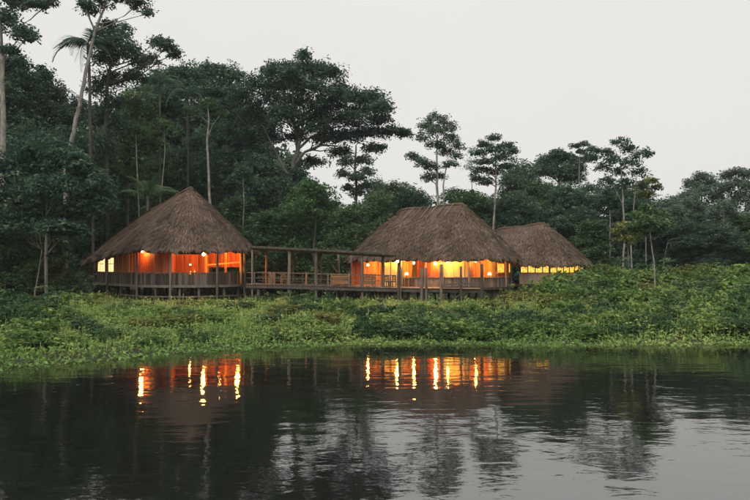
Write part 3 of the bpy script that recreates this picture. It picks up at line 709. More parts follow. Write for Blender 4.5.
for i, px in enumerate(np.linspace(250, 395.5, 50)):     # roofing strips laid over
    yy, zz = rfy(px), rfz(px); dd = 4.1 if px < 330 else 2.5
    o = link('roof_board', unit_box(M['wood_grey']), rf); o.location = Vector((X(px, yy), yy + dd / 2 - .2 + random.uniform(-.08, .08), zz + .008 - .055)) - walk.location
    o.scale = (.22 + random.uniform(-.02, .02), dd + .1, .025); o.rotation_euler = (-.03, random.uniform(-.02, .02) + .05, 0)
for px, r_, dy in ((252.4, .075, .1), (289.3, .14, .15), (316.2, .125, .15), (362.3, .125, .2), (383, .13, 1.4)):
    yy = wy(px) + dy; z0_ = gz(X(px, yy), yy) - .3
    pole(walk, 'post', M['wood_pole'], X(px, yy), yy, z0_, rfz(px) - .10, r_)
for px, r_ in ((266.2, .09), (293.5, .08), (321, .06), (338.5, .09), (351, .07)):
    yy = wy(px) + 3.4; pole(walk, 'post', M['wood_warm'] if px < 270 else M['wood_pole'], X(px, yy), yy, gz(X(px, yy), yy) - .3, rfz(px) - .2, r_)
for px in (258.5, 265.5, 282, 299, 308, 328, 337, 345, 353, 367, 378):
    yy = wy(px) + (.25 if px not in (265.5, 299, 353) else 2.5); pole(walk, 'stilt', M['wood_pole'] if px == 258.5 else M['wood_dark'], X(px, yy), yy, gz(X(px, yy), yy) - .3, wz(px) - .09, .14 if px == 258.5 else .09)
MB().tube([W(327.5, 257, 60.5), W(337, 272, 60.2)], .05, 6).build('diagonal_brace', M['wood_pole'], walk)
# railings: rails and balusters, front and back
for back in (0, 1):
    rails = MB(); off = 3.9 if back else .12; rr_ = [247, 275, 305, 335, 365, 396] if not back else [250, 275, 305, 330]
    for hgt in ((1.0, .55) if not back else (1.0, .6, .25)):
        for a, b in zip(rr_[:-1], rr_[1:]): rails.beam((X(a, wy(a)), wy(a) + off, wz(a) + hgt), (X(b, wy(b)), wy(b) + off, wz(b) + hgt), .06, .07 if hgt == 1.0 else .05)
    rl_ = rails.build('railing', M['wood_pole'], walk)
    for px in ((254.3, 270, 274.2, 306, 328.2, 349.2, 372.3, 390) if not back else (256, 262, 284, 298, 312, 324)):
        pole(rl_, 'baluster', M['wood_pole'] if px != 306 else M['wood_warm'], X(px, wy(px)), wy(px) + off, wz(px) - .2, wz(px) + 1.06, .07 if px in (270, 274.2, 306) else .055)

# ---- landing stage in front of the right pavilion: old free standing posts ------------------
for px, top, bot, r_, lab in ((398.3, 266.5, 299, .10, 'left of a thinner pale post by the brightest lamp'), (400.8, 268, 297, .07, 'thin pale, touching a darker one by the brightest lamp'),
        (421.6, 268, 301, .15, 'thick grey, left one of the close pair'), (426.2, 268.5, 301.5, .12, 'right one of the close pair'), (441.3, 264.8, 301, .13, 'tall grey, before the left edge of the yellow wall'),
        (461, 266.8, 298, .10, 'dark, before the right edge of the yellow wall'), (481.4, 264.2, 301, .14, 'tall dark, rightmost of all')):
    yy = wy(px) - .35; tz = W(px, top, yy).z; xx = X(px, yy); g0 = gz(xx, yy)
    pt_ = thing('landing_post', 'free standing wooden landing post, ' + lab, 'post', (xx, yy, g0), group='old posts in front of the right pavilion')
    pole(pt_, 'shaft', M['wood_grey'] if px in (421.6, 426.2, 441.3, 400.8) else M['wood_dark'], xx, yy, g0 - .4, tz, r_ * .85, 9, .05)
    MB().lathe([(r_ * .86, 0), (r_ * .7, .05), (.001, .06)], (xx, yy, tz - .01), 9).build('top', M['wood_grey'], pt_)
lb = thing('landing_rail', 'low double plank rail of the landing between the right posts', 'railing', (X(458, 56.6), 56.6, gz(X(458, 56.6), 56.6)))
MB().beam((X(441.3, 56.45), 56.45, W(0, 284.6, 56.5).z), (X(481, 56.35), 56.35, W(0, 283.6, 56.4).z), .07, .14).build('rail', M['wood_grey'], lb)
MB().beam((X(441.3, 56.45), 56.45, W(0, 287.2, 56.5).z), (X(481, 56.35), 56.35, W(0, 287, 56.4).z), .07, .14).build('rail', M['wood_dark'], lb)
MB().tube([W(455, 299, 56.6), W(461, 293, 56.6)], .05, 6).build('strut', M['wood_dark'], lb)

# ---- furniture ---------------------------------------------------------------------------
def bench(label, x, y, z, wdt, rz, mat):
    t = thing('wooden_bench', label, 'bench', (x, y, z), rz, 'benches on the walkway')
    def bx(nm, c, s): o = MB().box(c, s); me = bpy.data.meshes.new(nm); me.from_pydata([tuple(v) for v in o.v], [], o.f); me.materials.append(mat); return link(nm, me, t)
    bx('seat', (0, 0, .42), (wdt, .6, .10)); 
    for k_ in range(3): bx('back_slat', (0, .30, .60 + .17 * k_), (wdt, .05, .14))
    bx('apron', (0, -.30, .28), (wdt - .1, .04, .2))
    for sx in (-1, 1):
        bx('armrest', (sx * (wdt / 2 - .04), -.02, .68), (.09, .62, .06))
        for sy in (-1, 1): bx('leg', (sx * (wdt / 2 - .05), sy * .27, .33 + .2 * (sy > 0)), (.08, .08, .66 + .4 * (sy > 0)))
    return t
def chair(label, x, y, z, rz, mat):
    t = thing('wooden_chair', label, 'chair', (x, y, z), rz, 'chairs of the lodge')
    def bx(nm, c, s): o = MB().box(c, s); me = bpy.data.meshes.new(nm); me.from_pydata([tuple(v) for v in o.v], [], o.f); me.materials.append(mat); return link(nm, me, t)
    bx('seat', (0, 0, .44), (.46, .44, .05))
    for sx in (-1, 1):
        bx('leg', (sx * .2, -.19, .21), (.045, .045, .42)); bx('leg', (sx * .2, .20, .50), (.045, .045, 1.0))
    for k_ in range(3): bx('back_slat', (0, .20, .62 + .14 * k_), (.36, .03, .09))
    return t
def table(label, x, y, z, w_, d_, mat):
    t = thing('wooden_table', label, 'table', (x, y, z))
    def bx(nm, c, s): o = MB().box(c, s); me = bpy.data.meshes.new(nm); me.from_pydata([tuple(v) for v in o.v], [], o.f); me.materials.append(mat); return link(nm, me, t)
    bx('table_top', (0, 0, .74), (w_, d_, .05))
    for sx in (-1, 1):
        for sy in (-1, 1): bx('leg', (sx * (w_ / 2 - .08), sy * (d_ / 2 - .08), .36), (.07, .07, .71))
    return t
bench('wide slatted wooden bench at the front of the walkway, left of the red room', X(340, 59.2), 59.2, wz(340) + .035, 1.55, 0, M['wood_warm'])
bench('wooden bench before the red lit room, next to the pale walkway post', X(368, 59.6), 59.6, wz(368) + .035, 1.3, 0, M['wood_warm'])
chair('wooden chair left of the thick pale walkway post', X(284, 61.4), 61.4, wz(284) + .035, .4, M['wood_warm'])
chair('wooden chair behind the walkway railing by the left hut', X(272, 62.0), 62.0, wz(272) + .035, -.5, M['wood_warm'])
chair('chair standing left in the bright yellow doorway', X(387.6, 60.6), 60.6, FL2, 2.6, M['wood_dark'])
chair('chair standing right in the bright yellow doorway', X(392.4, 60.4), 60.4, FL2, -2.4, M['wood_dark'])
table('dining table in the open hall of the left hut', X(195, 62.6), 62.6, FL1, 2.2, .9, M['wood_warm'])
chair('chair at the left hut table, left side', X(186, 62.2), 62.2, FL1, 1.2, M['wood_warm'])
chair('chair at the left hut table, right side', X(201, 63.4), 63.4, FL1, -1.0, M['wood_warm'])
for i, (dx, h_) in enumerate(((-.25, .42), (.12, .5))):
    xx = X(193.5, 62.6) + dx; zb = FL1 + .766
    v_ = thing('jar', ('left' if i == 0 else 'right') + ' pale jar on the dining table in the left hut', 'jar', (xx, 62.5, zb))
    MB().lathe([(.001, 0), (.07, 0), (.09, h_ * .4), (.05, h_ * .8), (.055, h_ * .82)], (xx, 62.5, zb), 12).build('body', M['ceramic'], v_, smooth=True)
    MB().lathe([(.058, h_ * .82), (.058, h_ * .95), (.001, h_)], (xx, 62.5, zb), 12).build('lid', M['wood_warm'], v_)
hanging_lamp('tiny warm lamp low over the dining table in the left hut', W(190.3, 264.5, 62.3), None, 1.2)
def table_lamp(label, x, y, z):
    t = thing('table_lamp', label, 'lamp', (x, y, z))
    MB().lathe([(.001, 0), (.09, 0), (.09, .02), (.02, .04), (.02, .25)], (x, y, z), 10).build('base', M['metal_dark'], t)
    MB().lathe([(.17, .22), (.11, .45)], (x, y, z), 12).build('lamp_shade', M['shade_lit'], t, smooth=True)
for px, yy, lab in ((406.6, 61.2, 'open hall at left of the right pavilion'), (489.5, 60.95, 'right pavilion, before the orange planks')):
    sb = table('side table below the sill in the ' + lab, X(px, yy), yy, FL2, .5, .4, M['wood_warm'])
    table_lamp('small lit table lamp in the ' + lab, X(px, yy), yy, FL2 + .766)
# ------------------------------------------------------------------ tall trees one can tell apart
D, TL, MD, BR, OL, GR = (M['leaf_' + k] for k in ('deep', 'teal', 'mid', 'bright', 'olive', 'grey'))
BP, BD, BM = M['bark_pale'], M['bark_dark'], M['bark_mid']
RT = 'rainforest_tree'
make_tree(RT, 'tall pale-barked tree cut by the left edge of the picture', 62, [[(2, 230, .42), (3, 120, .38), (2, 60, .33), (0, 20, .26), (-6, -40, .15)]],
    [(8, 18, 13, 9, 0), (17, 3, 15, 6, 1), (22, 34, 13, 8, -1), (30, 36, 7, 6, 1), (10, 50, 9, 4, 0), (36, 4, 12, 4, 0), (50, 2, 6, 3, 1), (-14, -18, 26, 18, 0), (-18, 20, 22, 16, 1)], D, BP, L=.38, dens=.8, trad=.7, limb_r=.07)
make_tree(RT, 'leaning pale trunk rising to a thin crown at the top left', 66, [[(66, 165, .36), (73, 132, .33), (82, 92, .29), (88, 62, .26), (95, 32, .22), (104, 8, .16), (112, -22, .10)], [(95, 32, .16), (88, 14, .11), (83, 2, .06)]],
    [(100, 4, 13, 6, 0), (88, 10, 8, 6, 1), (84, 4, 7, 5, -1), (124, 0, 14, 7, 0), (140, 5, 11, 8, 1), (148, 14, 4, 4, 0), (116, -14, 26, 10, 0), (108, 24, 8, 3, 1)], D, BP, L=.34, dens=.62, trad=.6, limb_r=.07)
make_tree(RT, 'dark ragged tree right of the leaning pale trunk, arm reaching right', 72, [[(107, 190, .40), (106, 120, .34), (107, 85, .28), (112, 55, .2)]],
    [(108, 34, 15, 9, 0), (121, 32, 11, 8, 2), (112, 48, 18, 11, -1), (128, 52, 16, 10, 1), (104, 60, 14, 10, 1), (140, 62, 12, 7, 0), (151, 60, 9, 6, 1), (158, 42, 8, 6, 0), (168, 46, 9, 6, -1), (174, 54, 6, 5, 1), (133, 76, 14, 7, 0), (112, 80, 15, 9, 1), (97, 88, 11, 10, 0), (112, 104, 12, 12, 0), (98, 118, 12, 12, 1), (117, 126, 10, 12, 0), (104, 146, 14, 14, 0)], D, BD, L=.36, dens=.85, trad=.75)
make_tree(RT, 'dark dense tree behind the left edge trunk', 74, [[(14, 200, .4), (13, 120, .34), (14, 85, .2)]],
    [(14, 64, 13, 8, 0), (6, 76, 16, 12, 1), (22, 80, 13, 12, 0), (8, 98, 20, 14, -1), (20, 120, 22, 16, 0), (2, 130, 20, 18, 1), (-16, 100, 20, 25, 0)], D, BD, dens=1.25)
make_tree(RT, 'dark pointed tree left of the leaning pale trunk', 78, [[(46, 200, .4), (45, 120, .3), (43, 85, .2)]],
    [(42, 76, 9, 8, 0), (38, 90, 14, 10, 0), (52, 94, 14, 10, 1), (33, 106, 18, 12, -1), (58, 110, 14, 12, 1), (45, 126, 24, 14, 0), (66, 118, 12, 12, 0), (80, 112, 12, 14, 2)], D, BD, dens=1.25)
make_tree(RT, 'broad blue-green layered tree standing over the left hut roof edge', 55, [[(47, 290, .22), (46, 240, .2), (47, 205, .16), (48, 180, .1)], [(35, 292, .10), (39, 270, .08), (42, 250, .06)]],
    [(42, 150, 30, 12, 0), (20, 168, 26, 12, 1), (66, 160, 24, 10, -1), (82, 178, 26, 11, 0), (98, 196, 17, 10, 1), (54, 186, 28, 10, -2), (22, 196, 26, 12, 0), (84, 208, 22, 9, 0), (50, 214, 28, 10, 1), (14, 224, 22, 12, 0), (70, 232, 18, 8, -1), (-14, 185, 20, 40, 0), (52, 226, 16, 6, -2)], TL, BM, L=.40, wid=.5, dens=.95, flat=.32, trad=.85, spread=.6)
make_tree(RT, 'rounded green crown between the leaning trunk and the left hut ridge', 80, [[(128, 220, .3), (128, 160, .26), (130, 120, .18)]],
    [(132, 104, 16, 12, 0), (118, 128, 14, 12, 0), (144, 118, 16, 14, 1), (134, 140, 20, 14, -1), (118, 156, 16, 16, 0), (150, 146, 16, 16, 1), (128, 174, 20, 16, 0)], MD, BM, dens=1.0)
make_tree(RT, 'tall dark forest tree above the left hut, left of the bare forked trunk', 92, [[(176, 230, .45), (176, 150, .38), (174, 105, .25)]],
    [(150, 92, 14, 10, 0), (166, 80, 14, 9, 0), (182, 74, 14, 8, 1), (160, 98, 18, 11, -2), (184, 92, 18, 12, 0), (172, 112, 22, 12, 1), (150, 114, 14, 12, 0), (192, 116, 14, 14, 0), (176, 134, 18, 10, 0), (160, 136, 14, 12, 0)], TL, BD, L=.44, dens=1.15)
make_tree(RT, 'tall dark forest tree directly above the left hut peak', 95, [[(222, 230, .45), (220, 150, .38), (216, 110, .25)]],
    [(198, 76, 13, 8, 0), (212, 72, 14, 7, 1), (228, 76, 14, 9, 0), (206, 90, 16, 12, -1), (226, 94, 18, 14, 0), (214, 112, 20, 12, 1), (234, 116, 16, 14, 0), (226, 136, 18, 14, -1), (244, 140, 16, 18, 0), (236, 166, 18, 16, 0)], TL, BD, L=.44, dens=1.15)
make_tree(RT, 'bare pale forked trunk just right of the left hut peak', 74, [[(210, 205, .24), (208, 165, .21), (207, 140, .17), (209, 118, .12), (207, 100, .05)], [(207.5, 138, .1), (213, 124, .07), (220, 116, .03)], [(208, 122, .07), (200, 116, .05), (188, 117, .02)]],
    [(207, 104, 12, 6, 0), (220, 112, 8, 5, 1), (192, 112, 9, 5, 0), (214, 128, 9, 4, 1)], MD, BP, L=.3, dens=.5, trad=.55, limb_r=.04)
make_tree(RT, 'huge spreading tree, tallest crown in the middle of the forest', 88, [[(284, 232, .75), (288, 190, .66), (293, 168, .58), (297, 152, .48), (300, 138, .36)], [(293, 166, .34), (305, 152, .28), (322, 145, .22), (338, 146, .12)], [(297, 150, .30), (310, 138, .24), (328, 128, .18), (345, 126, .1)], [(290, 180, .3), (279, 158, .24), (270, 140, .18), (262, 124, .1)]],
    [(304, 56, 7, 6, 0), (302, 68, 13, 7, 0), (281, 70, 15, 7, -2), (268, 74, 11, 7, 2), (322, 74, 17, 7, 1), (334, 72, 9, 5, 0), (256, 84, 16, 9, 0), (290, 84, 20, 8, 3), (312, 88, 18, 8, -3), (340, 90, 16, 7, 2), (242, 96, 14, 10, -2), (272, 98, 20, 10, 0), (300, 102, 22, 8, 0), (330, 104, 20, 8, -2), (354, 98, 15, 7, 0), (372, 98, 12, 7, 2), (380, 106, 10, 6, 0), (360, 112, 18, 7, 1), (378, 120, 12, 5, -1), (344, 120, 20, 7, -2), (316, 118, 20, 8, 2), (286, 118, 20, 10, -2), (258, 116, 18, 12, 1), (394, 132, 14, 4, 0), (404, 133, 7, 3, 1), (370, 132, 16, 6, 0), (346, 136, 18, 6, 0), (326, 138, 14, 6, 3), (250, 136, 16, 12, 0), (272, 136, 14, 9, 2), (374, 148, 12, 4, 0), (340, 152, 12, 5, 1), (314, 162, 12, 5, 2), (258, 156, 14, 10, 0), (296, 176, 10, 6, -2)] + [(300 + 92 * math.cos(k * 2.4) * math.sqrt((k + .5) / 26), 104 + 38 * math.sin(k * 2.4) * math.sqrt((k + .5) / 26), 10 + k % 4, 6.5, (k % 5 - 2) * 2) for k in range(26) if k % 2], D, BM, L=.42, dens=.86, trad=.95, limb_r=.14, flat=.46)
make_tree(RT, 'dark drooping tree under the left side of the huge spreading crown', 84, [[(262, 232, .36), (264, 190, .3), (262, 165, .2)]],
    [(258, 164, 14, 8, 0), (272, 172, 12, 8, 0), (248, 178, 16, 10, 1), (266, 188, 16, 9, -1), (284, 188, 12, 8, 0), (252, 200, 18, 10, 0), (276, 204, 16, 8, 0)], D, BD, dens=1.15)
make_tree(RT, 'slender leafy-trunked tree hanging below the right end of the huge crown', 86, [[(356, 225, .26), (356, 190, .24), (355, 160, .2), (356, 145, .12)]],
    [(346, 162, 9, 5, 0), (362, 160, 11, 5, 1), (368, 172, 9, 4, 0), (344, 174, 9, 4, 0), (356, 178, 10, 5, -1), (356, 192, 8, 6, 0), (366, 186, 6, 4, 0), (348, 188, 6, 4, 1)], D, BD, L=.36, dens=.85, trad=.65)
make_tree(RT, 'tall open tree with twin pale trunks behind the right pavilion ridge', 80, [[(438, 215, .24), (437, 185, .22), (437, 160, .17), (437, 138, .10)], [(444, 215, .16), (443, 185, .14), (447, 165, .09)]],
    [(438, 118, 10, 5, 0), (426, 126, 9, 6, 1), (447, 127, 10, 6, 0), (436, 132, 13, 6, -1), (421, 138, 6, 4, 0), (452, 138, 9, 5, 1), (436, 145, 11, 5, 0), (458, 147, 6, 4, 0), (447, 152, 9, 4, 1), (413, 156, 7, 5, 0), (421, 162, 7, 5, -1), (430, 166, 9, 5, 0), (450, 164, 8, 3, 0), (428, 178, 7, 5, 0), (438, 176, 7, 4, 1), (458, 156, 5, 2.5, 0)], D, BP, L=.30, dens=.85, trad=.62, limb_r=.06)
make_tree(RT, 'tall tree with a tiered crown and pale trunk between the two right roofs', 78, [[(492, 240, .2), (495, 205, .18), (496, 178, .15), (495, 146, .07)]],
    [(494, 138, 7, 3.5, 0), (484, 145, 9, 3.5, 0), (506, 146, 9, 3.2, 1), (495, 150, 12, 3.5, -1), (513, 151, 6, 2.5, 0), (480, 153, 7, 3, 1), (502, 158, 12, 3.5, 0), (486, 162, 11, 3.5, -1), (507, 166, 9, 3, 0), (481, 170, 9, 4, 0), (494, 172, 8, 3.5, 1), (477, 179, 7, 4, 0), (487, 182, 8, 3.5, 0)], D, BP, L=.30, dens=.9, trad=.6, limb_r=.05, flat=.38)
make_tree(RT, 'thin almost leafless grey tree left of the tiered crown tree', 98, [[(472, 215, .1), (472, 185, .09), (471, 160, .05)]],
    [(470, 152, 6, 4, 0), (473, 161, 6, 4, 1), (468, 168, 6, 4, 0), (474, 176, 6, 4, 0)], GR, BP, L=.26, dens=.35, trad=.5, limb_r=.04)
make_tree(RT, 'dense dark round crown standing above the annex roof skyline', 100, [[(560, 235, .4), (560, 190, .34), (558, 170, .2)]],
    [(557, 155, 9, 4.5, 0), (548, 162, 11, 6, 0), (566, 160, 12, 6, 1), (541, 171, 8, 6, 0), (558, 172, 15, 7, -1), (576, 168, 9, 6, 0), (572, 178, 12, 6, 0), (590, 158, 8, 4, 0)], D, BD, dens=1.4)
make_tree(RT, 'slim flat-topped sapling rising right of the dense dark round crown', 92, [[(579, 215, .1), (579, 180, .09), (580, 150, .05)], [(589, 205, .09), (586, 185, .07), (584, 165, .04)]],
    [(576, 146, 5, 2.2, 0), (584, 144, 6, 2.2, 1), (592, 149, 6, 2.2, 0), (599, 151, 4, 1.8, 0), (581, 152, 5, 2, 0)], TL, BP, L=.34, dens=.8, trad=.6, limb_r=.04)
make_tree(RT, 'tall sparse pale tree with two slim trunks right of the annex', 68, [[(622, 276, .17), (625, 235, .16), (623, 205, .14), (622, 180, .1), (620, 158, .05)], [(632, 276, .13), (631, 240, .12), (634, 205, .09), (637, 175, .05)], [(623, 205, .08), (613, 185, .06), (606, 170, .03)]],
    [(619, 143, 10, 4, 0), (607, 152, 8, 4, 0), (628, 149, 9, 4.5, 1), (640, 155, 9, 4.5, 0), (614, 160, 10, 5, -1), (630, 163, 10, 5, 0), (602, 167, 9, 4.5, 0), (618, 172, 10, 5, 1), (638, 172, 8, 5, 0), (606, 181, 8, 4, 0), (626, 183, 9, 4.5, 0), (650, 154, 4, 2, 0), (642, 185, 6, 4, 0)], TL, BP, L=.28, dens=.72, trad=.55, limb_r=.045)
make_tree('umbrella_tree', 'young umbrella tree with green spreading leaves on the right bank', 54, [[(655, 292, .09), (654, 262, .08), (650, 232, .07), (647, 214, .04)]],
    [(648, 208, 8, 3, 0), (640, 216, 10, 4, 0), (658, 216, 10, 4, 1), (649, 222, 14, 4, -1), (636, 228, 8, 3.5, 0), (664, 226, 7, 3.5, 0), (652, 232, 9, 3, 1)], MD, BP, L=.34, wid=.55, dens=.85, trad=.6, limb_r=.035)
make_tree('umbrella_tree', 'yellow-green large-leaved sapling top beside the sparse pale tree', 76, [[(646, 265, .1), (646, 220, .09), (648, 190, .05)]],
    [(650, 181, 8, 2.6, 0), (641, 187, 6, 2.6, 0), (656, 187, 5, 2.4, 1), (646, 194, 8, 3, 0)], OL, BP, L=.36, wid=.55, dens=.8, trad=.55, limb_r=.035)
make_tree('umbrella_tree', 'pale yellow-green leafy sapling left of the umbrella tree', 62, [[(630, 285, .08), (628, 250, .07), (627, 232, .04)]],
    [(627, 226, 9, 4, 0), (619, 232, 7, 3.5, 0), (635, 234, 7, 4, 1), (626, 240, 9, 4, 0)], OL, BM, L=.32, wid=.55, dens=.9, trad=.5, limb_r=.03)
make_tree(RT, 'grey-green domed tree in the right forest, left of the edge trees', 100, [[(700, 265, .22), (700, 225, .2), (702, 195, .14)]],
    [(702, 177, 8, 4, 0), (693, 184, 9, 5, 0), (712, 184, 8, 5, 1), (702, 192, 14, 6, -1), (688, 198, 9, 6, 0), (716, 198, 8, 6, 0), (700, 208, 14, 7, 0)], GR, BP, L=.4, dens=.95)
make_tree(RT, 'grey-green tree at the right edge with thin pale trunks', 96, [[(722, 262, .15), (724, 225, .13), (728, 195, .08)], [(735, 262, .12), (735, 225, .1), (738, 195, .07)], [(748, 262, .13), (747, 225, .11), (745, 190, .07)]],
    [(737, 172, 8, 3, 0), (727, 176, 7, 3.5, 1), (748, 175, 8, 4, 0), (736, 184, 12, 5, -1), (752, 188, 10, 7, 0), (724, 190, 9, 6, 0), (742, 198, 13, 7, 0), (728, 206, 11, 7, 0), (756, 206, 12, 9, 0)], GR, BP, L=.38, dens=.95)
make_tree(RT, 'slim tree with a bare pale trunk left of the sparse pale tree', 74, [[(610, 262, .12), (610, 225, .11), (610, 200, .06)]],
    [(610, 196, 9, 5, 0), (602, 204, 8, 5, 0), (618, 206, 8, 5, 0)], TL, BP, L=.34, dens=.9, trad=.6, limb_r=.04)

def slender(label, Y, pts, clumps, mat=TL, bark=BP): make_tree('slender_tree', label, Y, [pts], clumps, mat, bark, L=.34, dens=.8, trad=.6, limb_r=.04)
slender('thin pale stem rising behind the left hut roof, left of the low palm', 73, [(139, 205, .11), (137, 170, .1), (136, 135, .06)], [(136, 130, 9, 5, 0), (128, 140, 7, 4, 0), (143, 142, 7, 4, 1)], MD)
slender('thin curved pale stem between the low palm and the left hut peak', 74, [(160, 205, .10), (163, 175, .09), (165, 150, .07), (164, 128, .04)], [(163, 124, 9, 5, 0), (172, 132, 7, 4, 0), (156, 136, 7, 4, 1)], MD)
slender('thin leaning pale trunk in the dark forest right of the umbrella tree', 76, [(664, 262, .12), (668, 240, .1), (674, 218, .07)], [(675, 212, 10, 5, 0), (684, 218, 8, 5, 1), (668, 220, 7, 4, 0)], GR)
slender('straight pale trunk in the dark forest towards the right edge', 74, [(722, 268, .11), (723, 240, .1), (724, 212, .06)], [(724, 206, 10, 5, 0), (715, 213, 8, 4, 0), (732, 214, 8, 4, 1)], GR)
slender('slim pale trunk under the grey-green domed tree', 78, [(693, 262, .10), (694, 235, .09), (692, 208, .05)], [(692, 203, 9, 5, 0), (700, 210, 7, 4, 1), (684, 211, 7, 4, 0)], GR)
slender('slim dark-crowned tree rising behind the walkway roof by the left hut', 78, [(243, 235, .12), (244, 205, .11), (243, 180, .07)], [(243, 172, 9, 6, 0), (235, 182, 8, 5, 0), (251, 183, 8, 5, 1)], TL)

# ------------------------------------------------------------------ palms
def make_frond(L_, nleaf, leaf, mat, arch, seed, name='frond'):
    """pinnate palm leaf along +x, drooping; leaflets both sides"""
    g = np.random.default_rng(seed); mid = []
    for i in range(9):
        t = i / 8; mid.append(np.array([L_ * (t - .18 * t ** 3), 0, L_ * (.42 * t - arch * t ** 2.2)]))
    mid = np.array(mid); V, Fq = [], []
    for i in range(nleaf):
        t = .10 + .9 * i / nleaf; k = min(7, int(t * 8)); p = mid[k] + (mid[k + 1] - mid[k]) * (t * 8 - k)
        ln = leaf * math.sin(math.pi * min(1, .25 + .75 * t)) ** .6 * (1.02 - .4 * t) + .08
        for sd in (-1, 1):
            tip = p + np.array([ln * .55, sd * ln * .8, -ln * (.35 + .25 * g.random())]); m_ = (p + tip) / 2 + np.array([0, 0, ln * .06]); wv = np.array([.026 * leaf + .012, 0, 0])
            n0 = len(V); V += [p - wv, p + wv, m_ + wv, m_ - wv, tip, tip + wv * .2]; Fq += [(n0, n0 + 1, n0 + 2, n0 + 3), (n0 + 3, n0 + 2, n0 + 5, n0 + 4)]
    for i in range(8):
        n0 = len(V); wv = np.array([0, .05 * (1 - i / 9), 0]); V += [mid[i] - wv, mid[i] + wv, mid[i + 1] + wv, mid[i + 1] - wv]; Fq.append((n0, n0 + 1, n0 + 2, n0 + 3))
    return np_mesh(name, np.array(V), np.array(Fq), mat, np.clip(g.normal(.5, .2, len(Fq)), 0, 1))
def palm(label, Y, px, py, L_, n, mat, barkm, arch=.75, leaf=.9, tr=.16, seed=1, base_px=None, rise=(.1, .9), trunk=True):
    c = W(px, py, Y); bx_ = X(base_px if base_px else px, Y); g0 = gz(bx_, Y)
    t = thing('palm_tree', label, 'palm', (bx_, Y, g0)); rs = random.Random(seed)
    if trunk: MB().tube(curve((bx_, Y, g0 - .2), c, 0, 6, .004, rs), [tr * 1.2] + [tr] * 6, 8).build('trunk', barkm, t, smooth=True)
    me = [make_frond(L_, 34, leaf, mat, arch, seed + k) for k in range(2)]
    for k in range(n):
        o = link('frond', me[k % 2], t); o.location = c - t.location
        o.rotation_euler = (rs.uniform(-.3, .3), -rs.uniform(*rise) + .35, k * 2.399 + rs.uniform(-.2, .2)); s_ = rs.uniform(.8, 1.1); o.scale = (s_, s_, s_)
palm('palm with drooping dark fronds just left of the leaning pale trunk', 69, 88, 44, 3.6, 15, M['leaf_teal'], M['bark_dark'], .95, 1.0, .15, 3, 95)
palm('low palm with upright green fronds behind the left hut roof, left of its peak', 72, 148, 196, 4.0, 13, M['leaf_mid'], M['bark_mid'], .55, .9, .15, 8, rise=(.5, 1.3))
palm('fine-leaved palm crown in the dark trees above the left hut', 84, 188, 92, 3.4, 14, M['leaf_teal'], M['bark_dark'], .9, .8, .11, 12)
palm('small palm among the dark trees left of the left hut peak', 80, 160, 82, 3.6, 13, M['leaf_teal'], M['bark_dark'], .85, .9, .11, 17)

